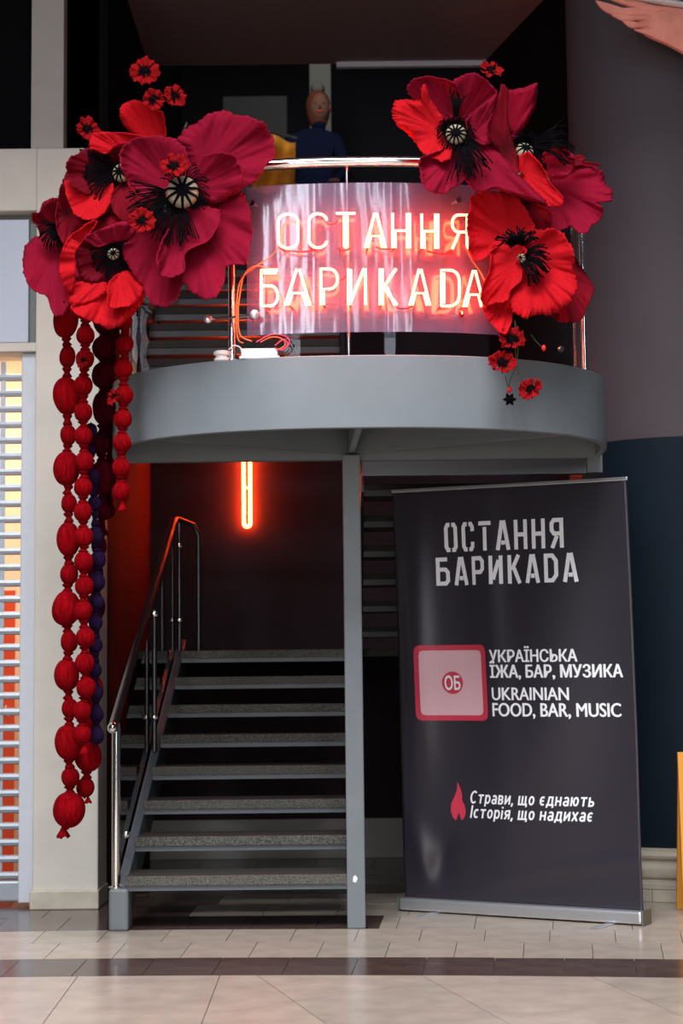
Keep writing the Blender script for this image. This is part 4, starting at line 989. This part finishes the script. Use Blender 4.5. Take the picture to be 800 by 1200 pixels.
# small poppies
def small_poppy(c, Y, r, label, group, rot=0.0, seed=1, tilt=(0, -1, .1), flat=1.0):
    rnd = random.Random(seed); O = at(c[0], c[1], Y); R = r/FPX*Y
    t = thing('poppy', label, 'flower', group, loc=tuple(O))
    q = Vector((0, -1, 0)).rotation_difference(Vector(tilt).normalized())
    for k in range(5):
        a0 = rot+2*PI*k/5+rnd.uniform(-.15, .15); ww = rnd.uniform(.62, .8); L = R*rnd.uniform(.88, 1.08); lift = rnd.uniform(.2, .7); phs = rnd.uniform(0, 6)
        def fn(u, v):
            rr = L*(v**.8)*(1-.14*(2*u-1)**4+.07*math.sin(u*17+phs)*v+.04*math.sin(u*31+phs)*v); aa = a0+(u-.5)*2*ww*(.55+.45*v)
            y = -(lift*R*.55*v**2)+R*.15*math.sin(aa*7+phs)*v+R*.07*math.sin(aa*17+phs*2)*v-.003*k
            p = Vector((rr*math.cos(aa), y, rr*math.sin(aa))); return q @ p
        mb = MB(); mb.grid(fn, 12, 6); mb.uv = [((i % 13)/13, (i//13)/6) for i in range(len(mb.v))]
        mb.build('petal', 'petal_small', t, smooth=80, solid=.0015)
    ax = q @ Vector((0, -1, 0))
    MB().lathe([(.001, .34*R), (.14*R, .32*R), (.24*R, .2*R), (.30*R, .10*R), (.32*R, 0)], q @ Vector((0, 0, 0)), 12, axis=ax, cap=False).build('seed_pod', 'black_thread', t, smooth=60)
    mb = MB()
    for i in range(26):
        a = 2*PI*i/26; L = R*rnd.uniform(.36, .55)
        mb.tube([q @ Vector((.1*R*math.cos(a), -.08*R, .1*R*math.sin(a))), q @ Vector((L*.7*math.cos(a), -.25*R, L*.7*math.sin(a))), q @ Vector((L*math.cos(a), -.3*R, L*math.sin(a)))], R*.035, 4)
    s_ = mb.build('stamens', 'black_thread', t); s_['kind'] = 'stuff'
    return t
petal_mat('petal_small', (.27, .004, .006), (.02, .0015, .002), .25, .62)
GS = 'small poppies tucked among the giant blooms'
small_poppy((170, 85), 7.30, 17.5, 'small red poppy at the very top of the left cluster', GS, .3, 1, (0, -1, .1))
small_poppy((181, 117), 7.28, 14, 'small red poppy below the topmost one, over an upright red petal', GS, .9, 2, (-.1, -1, -.1))
small_poppy((204, 114), 7.30, 14, 'small red poppy right of the pair at the top of the left cluster', GS, .1, 3, (.5, -1, .1))
small_poppy((102, 153), 7.42, 15, 'small red poppy against the cream band, left edge of the top of the cluster', GS, .5, 4, (.4, -1, .2))
small_poppy((204, 197), 7.04, 17, 'small red poppy lying over the striped pod of the largest bloom', GS, .2, 5, (0, -1, .5))
small_poppy((167, 260), 7.06, 16, 'small red poppy between the largest bloom and the cup-shaped one', GS, .7, 6, (0, -1, .1))
small_poppy((575, 84), 7.10, 14, 'small red poppy above the topmost giant bloom of the right cluster', GS, .4, 7, (.1, -1, .5))
# hanging spray in front of the fascia
GH = 'small poppies of the hanging spray on the right of the fascia'
small_poppy((599, 400), 7.15, 18, 'upper small poppy of the hanging spray, against the balcony kerb', GH, .2, 8, (.1, -1, .5))
small_poppy((588, 427), 7.13, 17, 'middle small poppy of the hanging spray, left of the stems', GH, .9, 9, (.1, -1, .4))
small_poppy((623, 457), 7.16, 14.5, 'lowest small poppy of the hanging spray, right of the stems', GH, .5, 10, (-.5, -1, .1))
sy = thing('poppy_spray', 'thin green stems with buds hanging over the grey fascia on the right', 'stems')
cable([(603, 375), (607, 400), (605, 425), (598, 445), (594, 462)], 7.19, .0022, 'leaf_green', 'stem', sy, 6)
cable([(603, 375), (604, 410), (605, 432), (612, 445), (622, 455)], 7.20, .0022, 'leaf_green', 'stem', sy, 6)
cable([(592, 440), (594, 450), (597, 460)], 7.19, .002, 'leaf_green', 'stem', sy, 6)
cable([(622, 392), (628, 400), (635, 407)], 7.22, .0018, 'leaf_green', 'stem', sy, 6)
for (x, y, r) in ((597, 457, .011), (637, 408, .010)):
    MB().lathe([(.001, -r*1.4), (r*.8, -r*.6), (r, 0), (r*.6, r), (.001, r*1.5)], at(x, y, 7.18), 12, cap=False).build('bud', 'poppy_red', sy, smooth=60)
O = at(597, 468, 7.17); mb = MB()
for k in range(6):
    a = 2*PI*k/6; d = Vector((math.cos(a), 0, math.sin(a))); n_ = Vector((-d.z, 0, d.x))
    mb.prism([O+d*.004-n_*.006, O+d*.018-n_*.008, O+d*.030, O+d*.018+n_*.008, O+d*.004+n_*.006], (0, .002, 0))
mb.lathe([(.001, 0), (.010, .003), (.010, .01), (.001, .014)], O, 12, axis=Vector((0, -1, 0)), cap=False)
mb.build('sepal_star', 'black_thread', sy)
small_poppy((135, 466), 7.36, 10, 'tiny crumpled poppy tied to the short bead strand', GS, .5, 14, (-.6, -1, .1))
small_poppy((98, 423), 7.44, 8, 'tiny poppy pinned on the second bead of the middle strand', GS, .5, 15, (-.2, -1, -.3))

hf = thing('hanging_frame', 'black wire frame hidden behind the left poppies that carries the bead strands', 'frame')
for yy in (7.40, 7.50, 7.62, 7.66, 7.74, 7.88):
    MB().tube([at(70, 354, yy), at(152, 354, yy)], .005, 6).build('rod', 'black_thread', hf)
zq = at(100, 354, 7.6).z
for xx in (75, 150):
    MB().tube([at(xx, 354, 7.38), at(xx, 354, 7.92)], .005, 6).build('cross_rod', 'black_thread', hf)
MB().tube([at(150, 354, 7.92), arc(RR, -1.45, at(150, 354, 7.92).z)], .007, 6).build('arm', 'black_thread', hf)
# ------------------------------------------------------------------ bead strands
def bead_proto(mname, nm):
    rnd = random.Random(3); prof = []
    for i in range(15):
        t = i/14; a = PI*t; r = math.sin(a)**.85; prof.append((max(.10, r), -math.cos(a)*1.0))
    prof = [(.12, -1.1)]+prof+[(.12, 1.1)]
    mb = MB(); mb.lathe(prof, (0, 0, 0), 24, cap=True)
    mb.v = [(x*(1+.03*math.sin(6*math.atan2(y, x)+z*2)), y*(1+.03*math.sin(6*math.atan2(y, x)+z*2)), z) for x, y, z in mb.v]
    me = mb.build('bead', mname, None, smooth=70).data; o = bpy.data.objects['bead']; bpy.data.objects.remove(o); return me
def knot_proto(mname):
    mb = MB(); n = 16; prof = [(.55, -1), (1.0, -.62), (.8, -.35), (.55, 0), (.85, .35), (1.0, .62), (.5, 1)]
    mb.lathe(prof, (0, 0, 0), n, cap=True)
    mb.v = [(x*(1+.14*math.sin(5*math.atan2(y, x)+4*z)), y*(1+.14*math.sin(5*math.atan2(y, x)+4*z)), z) for x, y, z in mb.v]
    o = mb.build('k_', mname, None, smooth=70); me = o.data; bpy.data.objects.remove(o); return me
BM = {k: bead_proto(k, k) for k in ('felt_red', 'felt_wine', 'felt_purple')}
KM = {k: knot_proto(k) for k in ('felt_red', 'felt_wine', 'felt_purple')}
def strand(beads, Y, mname, label, tassel=None, group='felt bead strands hanging left of the balcony', mats=None):
    O = at(beads[0][0], beads[0][1], Y)
    t = thing('bead_strand', label, 'bead strand', group, loc=tuple(O)); s = Y/FPX; rnd = random.Random(int(Y*1000))
    prev = None
    for i, b in enumerate(beads):
        x, y, r = b[:3]; h = b[3] if len(b) > 3 else r*1.02; mn = b[4] if len(b) > 4 else mname
        p = at(x, y, Y)-O
        o = bpy.data.objects.new('bead', BM[mn]); COL.objects.link(o); o.parent = t; o.location = p; o.scale = (r*s, r*s, h*s*1.03)
        o.rotation_euler = (rnd.uniform(-.1, .1), rnd.uniform(-.12, .12), rnd.uniform(0, 6))
        if prev:
            px0, py0, r0, h0 = prev; top = py0+h0; bot = y-h; gap = max(4.0, bot-top)
            kk = at((px0+x)/2, (top+bot)/2, Y)-O
            k_ = bpy.data.objects.new('knot', KM[mn]); COL.objects.link(k_); k_.parent = t; k_.location = kk
            rk = min(6.2, .60*min(r0, r)); k_.scale = (rk*s, rk*s, (gap*.5+2.2)*s); k_.rotation_euler = (rnd.uniform(-.1, .1), rnd.uniform(-.1, .1), rnd.uniform(0, 6))
        prev = (x, y, r, h)
    if tassel:
        x, y, rr = tassel; p = at(x, y, Y)-O; mb = MB(); top = p+Vector((0, 0, rr*s*1.2))
        n = 18; R0, R1 = rr*.45*s, rr*s; zb_ = p.z-rr*s
        prof = [(R0*.8, top.z), (R0*.6, top.z-rr*s*.5), (R0*1.2, p.z), (R1, zb_)]
        b = 0
        for rad, z in prof:
            for k in range(n):
                a = 2*PI*k/n; f = 1+.22*math.sin(5*a) if rad > R0 else 1; mb.v.append((p.x+rad*f*math.cos(a), p.y+rad*f*math.sin(a), z+(.25*rr*s*math.sin(5*a+1) if rad == R1 else 0)))
        for i in range(len(prof)-1):
            for k in range(n): mb.f.append((i*n+k, i*n+(k+1) % n, (i+1)*n+(k+1) % n, (i+1)*n+k))
        mb.f.append(tuple(range(n))); mb.build('tassel', mname, t, smooth=70, solid=.002)
    return t
strand([(77, 376, 15, 20), (79, 418, 9.5, 13), (78, 464, 16, 22), (80, 510, 9.5, 12), (78, 549, 15.5, 20), (81, 590, 9.5, 11), (80, 632, 13.5, 20), (81, 673, 10.5, 12), (77.5, 713, 16.5, 20), (81, 752, 10, 12), (78, 791, 14.5, 18), (82, 830, 9.8, 11), (80, 870, 15.5, 20), (82.5, 911, 10.7, 11), (81, 949, 18.5, 20)], 7.66, 'felt_red', 'longest red felt bead strand, big and small beads alternating, leftmost', (74, 974, 7))
strand([(100, 365, 10.5), (100, 393, 11), (99.5, 421, 11), (97.5, 452, 11.5), (97.6, 483, 11), (97.6, 511, 11), (99, 541, 11.3), (97.5, 571, 11), (97, 600, 11), (98, 629, 11.3), (98, 658, 11.3), (98.7, 687, 11), (97, 716, 11.3), (100, 747, 11.3), (99, 777, 11.6), (101, 806, 11.5), (96, 833, 11), (96, 861, 11)], 7.50, 'felt_red', 'even red felt bead strand, second from the left, in front of the others', (99, 877, 6))
strand([(122, 376, 13, 16, 'felt_wine'), (121, 408, 13, 14, 'felt_wine'), (121, 440, 14, 15, 'felt_wine'), (122, 478, 14, 20, 'felt_wine'), (118, 520, 11, 13, 'felt_wine'), (120, 560, 15, 20, 'felt_wine'), (121, 600, 9, 10, 'felt_wine'), (116, 640, 9, 12, 'felt_wine'), (112, 672, 9, 12, 'felt_wine'), (111, 712, 12, 16, 'felt_wine'), (108, 746, 9, 11, 'felt_wine'), (107, 775, 9, 10, 'felt_wine'), (107, 808, 14, 17), (104, 845, 8, 11), (103, 886, 16, 18), (100, 923, 10.5, 11)], 7.74, 'felt_red', 'strand of dark wine felt beads turning red near its end, behind the even strand', (103, 937, 4))
strand([(106, 505, 8, 9), (104, 530, 8, 9), (109, 560, 8, 10), (111, 590, 8, 9), (112, 628, 9, 11), (115, 656, 9.5, 10), (114, 682, 9.5, 10), (114, 706, 8, 9), (112, 730, 8, 9), (112, 756, 8, 9), (111, 785, 8, 9), (113, 812, 8, 9), (113, 837, 8.5, 9), (113, 862, 9, 10)], 7.62, 'felt_purple', 'slim dark purple felt bead strand, mostly hidden behind the red ones')
strand([(132, 360, 8, 10, 'felt_wine'), (132, 395, 8, 10, 'felt_wine'), (131, 430, 8, 11, 'felt_wine'), (129, 500, 8, 12, 'felt_wine'), (128, 560, 8, 12, 'felt_wine'), (127, 598, 8, 9, 'felt_wine')], 7.88, 'felt_wine', 'short dark wine felt bead strand beside the balcony edge', (122, 622, 5))
strand([(146, 376, 9.5), (146, 403, 10.5), (144.5, 432, 11), (145.5, 463, 11), (143.6, 491, 11), (143, 519, 11), (142, 548, 10.8), (142, 576, 10.8)], 7.40, 'felt_red', 'short bright red felt bead strand over the left end of the grey fascia', (143.5, 593, 5.5))

# ------------------------------------------------------------------ wing sculpture on the column (top right)
wg = thing('wing_sculpture', 'coral and white feathered wing on the grey column at the top right', 'wall decoration')
YW = 8.72; SW = (680, 0, 6.667)
def feather(pts, Y, m, name='feather', th=.012):
    W = [at(SW[0]+x/SW[2], SW[1]+y/SW[2], Y) for x, y in pts]; P = catmull([(p.x, p.z) for p in W], 5)
    mb = MB(); n = len(P); cx = sum(p[0] for p in P)/n; cz = sum(p[1] for p in P)/n
    mb.v = [(cx, Y-th, cz)]+[(cx+(x-cx)*.6, Y-th*.8, cz+(z-cz)*.6) for x, z in P]+[(x, Y, z) for x, z in P]+[(x, Y+th, z) for x, z in P]
    for i in range(n):
        j = (i+1) % n; mb.f += [(0, 1+i, 1+j), (1+i, 1+n+i, 1+n+j, 1+j), (1+n+i, 1+2*n+i, 1+2*n+j, 1+n+j)]
    mb.f.append(tuple(1+2*n+i for i in range(n)))
    return mb.build(name, m, wg, smooth=50)
feather([(120, 5), (150, 15), (240, 60), (400, 65), (560, 60), (620, 110), (430, 118), (250, 108), (170, 70)], YW-.02, 'wing_coral')
feather([(240, 105), (420, 118), (560, 112), (640, 150), (460, 158), (330, 158)], YW-.015, 'wing_coral')
feather([(330, 160), (400, 175), (460, 180), (600, 150), (650, 200), (480, 212), (390, 212)], YW-.01, 'wing_coral')
feather([(420, 230), (470, 225), (560, 200), (700, 180), (720, 270), (600, 290), (500, 262)], YW-.005, 'wing_coral')
feather([(230, -10), (330, -10), (500, 20), (640, 70), (560, 90), (420, 60), (330, 30)], YW-.025, 'wing_coral')
feather([(420, 20), (600, 40), (900, 80), (1100, 120), (1100, 560), (950, 480), (800, 405), (680, 340), (520, 270), (470, 200), (430, 110)], YW, 'wing_coral', 'wing_body', .03)
feather([(300, -20), (420, -5), (700, 35), (950, 70), (1100, 100), (1100, 60), (900, 30), (600, -25), (400, -40)], YW-.03, 'wing_white', 'leading_edge', .02)
wq = at(788, 22, YW); MB().box(wq.x-.02, wq.x+.02, YW+.02, CY-CR+.0, wq.z-.02, wq.z+.02).build('wall_bracket', 'dark_steel', wg)

# orange board at the right edge
ob = thing('sandwich_board', 'orange sandwich board edge at the right border of the picture', 'sign')
q = at(796, 882, 8.45); q2 = at(799.5, 1062, 8.45)
MB().prism([(q.x, 8.50, q.z), (q.x+.5, 8.50, q.z), (q.x+.52, 8.42, 0), (q2.x, 8.42, 0)], (0, .02, 0)).build('front_panel', 'board_orange', ob, bevel=.003)
MB().prism([(q.x+.01, 8.54, q.z-.01), (q.x+.49, 8.54, q.z-.01), (q.x+.52, 8.70, 0), (q2.x+.02, 8.70, 0)], (0, .02, 0)).build('rear_panel', 'board_orange', ob, bevel=.003)
MB().box(q.x+.08, q.x+.16, 8.49, 8.57, q.z-.03, q.z-.01).build('hinge', 'dark_steel', ob)

# ------------------------------------------------------------------ upstairs: yellow cloth, wall lamp, person
yc_ = thing('yellow_drape', 'yellow fabric draped upstairs behind the left end of the handrail', 'fabric')
def drape(u, v):
    a = at(296+50*u, 152+14*u+(72-10*u)*v, 12.2)
    return a+Vector((0, .05*math.sin(9*u+5*v)+.03*math.sin(15*v+3*u), 0))
MB().grid(drape, 24, 24).build('cloth', 'yellow_cloth', yc_, smooth=80, solid=.006)
dq = at(296, 150, 12.3)
MB().tube([(dq.x-.05, 12.3, dq.z+.02), (dq.x+.32, 12.3, dq.z-.08)], .012, 8).build('rod', 'dark_steel', yc_)
MB().tube([(dq.x+.15, 12.32, 3.8), (dq.x+.15, 12.32, dq.z-.02)], .012, 8).build('pole', 'dark_steel', yc_)
wl = thing('wall_lamp', 'small round pale lamp on the olive panel above the person', 'lamp')
q = at(372, 104, 13.78); MB().lathe([(.05, 0), (.05, .03), (.035, .05), (.001, .055)], q, 20, axis=Vector((0, -1, 0)), cap=False).build('shade', 'olive_panel', wl, smooth=50)
MB().lathe([(.056, -.02), (.056, .004)], q, 20, axis=Vector((0, -1, 0))).build('rim', 'black_thread', wl)

pe = thing('person', 'person in dark navy clothes with reddish hair standing upstairs behind the handrail', 'person')
hc = at(376, 131, 12.9)          # head centre
fz = 3.8; X = hc.x; Yp = 12.9
def skin_body(name, joints, edges, m, sub=2):
    me = bpy.data.meshes.new(name); me.from_pydata([j[0] for j in joints], edges, []); me.materials.append(MATS[m])
    o = bpy.data.objects.new(name, me); COL.objects.link(o); o.parent = pe
    md = o.modifiers.new('skin', 'SKIN'); md.use_smooth_shade = True
    layer = me.skin_vertices[0] if len(me.skin_vertices) else None
    if layer is None:
        import bmesh
        bm = bmesh.new(); bm.from_mesh(me); bm.verts.layers.skin.verify(); bm.to_mesh(me); bm.free(); layer = me.skin_vertices[0]
    for i, j in enumerate(joints): layer.data[i].radius = (j[1], j[1]*(j[2] if len(j) > 2 else 1))
    layer.data[0].use_root = True
    sb = o.modifiers.new('sub', 'SUBSURF'); sb.levels = sub; sb.render_levels = sub
    return o
H_ = hc.z+.12-fz; s = H_/1.72
def J(x, y, z, r, k=1): return ((X+x*s-.06, Yp+y*s, fz+z*s), r*s, k)
joints = [J(0, 0, .92, .14, .8), J(0, 0, 1.15, .13, .75), J(0, -.01, 1.36, .16, .65), J(.04, -.02, 1.46, .06), J(.05, -.03, 1.54, .05),
          J(-.17, 0, 1.38, .06), J(-.24, -.05, 1.12, .045), J(-.16, -.25, .98, .035), J(.17, 0, 1.38, .06), J(.25, -.05, 1.12, .045), J(.16, -.26, 1.0, .035),
          J(-.10, 0, .85, .10), J(-.11, -.02, .48, .07), J(-.11, .02, .09, .045), J(-.12, -.14, .03, .035), J(.10, 0, .85, .10), J(.11, -.02, .48, .07), J(.11, .02, .09, .045), J(.12, -.14, .03, .035)]
edges = [(0, 1), (1, 2), (2, 3), (3, 4), (2, 5), (5, 6), (6, 7), (2, 8), (8, 9), (9, 10), (0, 11), (11, 12), (12, 13), (13, 14), (0, 15), (15, 16), (16, 17), (17, 18)]
skin_body('body', joints, edges, 'navy_cloth')
def sph(c, rx, ry, rz, m, name, parent=pe, n=16):
    mb = MB(); prof = [(math.sin(PI*i/12), -math.cos(PI*i/12)) for i in range(13)]; mb.lathe(prof, (0, 0, 0), n, cap=False)
    mb.v = [(c[0]+x*rx, c[1]+y*ry, c[2]+z*rz) for x, y, z in mb.v]; return mb.build(name, m, parent, smooth=80)
hx, hy, hz = J(.05, -.03, 1.62, 0)[0]
head = MB(); prof = [(math.sin(PI*i/16)*(1-.18*(1 if i < 6 else 0)*(6-i)/6), -math.cos(PI*i/16)) for i in range(17)]; head.lathe(prof, (0, 0, 0), 20, cap=False)
head.v = [(hx+x*.075*s, hy+y*.09*s, hz+z*.115*s) for x, y, z in head.v]
hd = head.build('head', 'skin', pe, smooth=80)
sph((hx, hy-.092*s, hz-.01), .013*s, .018*s, .026*s, 'skin', 'nose', hd); sph((hx-.028*s, hy-.08*s, hz+.012), .011*s, .008*s, .007*s, 'hair', 'eye', hd); sph((hx+.028*s, hy-.08*s, hz+.012), .011*s, .008*s, .007*s, 'hair', 'eye', hd)
sph((hx, hy-.08*s, hz-.05*s), .022*s, .008*s, .006*s, 'poppy_red', 'mouth', hd)
sph((hx-.077*s, hy, hz), .01*s, .018*s, .028*s, 'skin', 'ear', hd); sph((hx+.077*s, hy, hz), .01*s, .018*s, .028*s, 'skin', 'ear', hd)
hb = MB(); hb.lathe([(math.sin(PI*i/12), -math.cos(PI*i/12)) for i in range(13)], (0, 0, 0), 20, cap=False)
hb.v = [(hx-.012*s+x*.092*s, hy+.03*s+y*.098*s, hz+.03*s+z*(.115 if z > 0 else .20)*s) for x, y, z in hb.v]; hb.build('hair', 'hair', pe, smooth=80)
for sgn, ji in ((-1, 7), (1, 10)):
    wx, wy, wz = joints[ji][0]
    hj = [((wx, wy, wz), .026*s, .6), ((wx, wy-.05*s, wz-.01), .032*s, .45), ((wx, wy-.085*s, wz-.02), .028*s, .5)]; he = [(0, 1), (1, 2)]
    for f_ in range(4):
        ox = (-.024+.016*f_)*s; b = len(hj); L = (.9, 1.05, 1, .8)[f_]*s
        hj += [((wx+ox, wy-.11*s, wz-.025), .0075*s), ((wx+ox, wy-.11*s-.03*L, wz-.035), .007*s), ((wx+ox, wy-.11*s-.045*L, wz-.06*1), .006*s)]; he += [(2, b), (b, b+1), (b+1, b+2)]
    b = len(hj); hj += [((wx-sgn*.035*s, wy-.05*s, wz-.01), .009*s), ((wx-sgn*.045*s, wy-.085*s, wz-.03), .007*s)]; he += [(1, b), (b, b+1)]
    skin_body('hand', hj, he, 'skin', 1)

# lamps upstairs, weak
def point(name, loc, e, col, r=.1):
    l = bpy.data.lights.new(name, 'POINT'); l.energy = e; l.color = col; l.shadow_soft_size = r
    o = bpy.data.objects.new(name, l); COL.objects.link(o); o.location = loc
point('upstairs_lamp', (-.6, 13.2, 6.6), 1.6, (1, .85, .7))
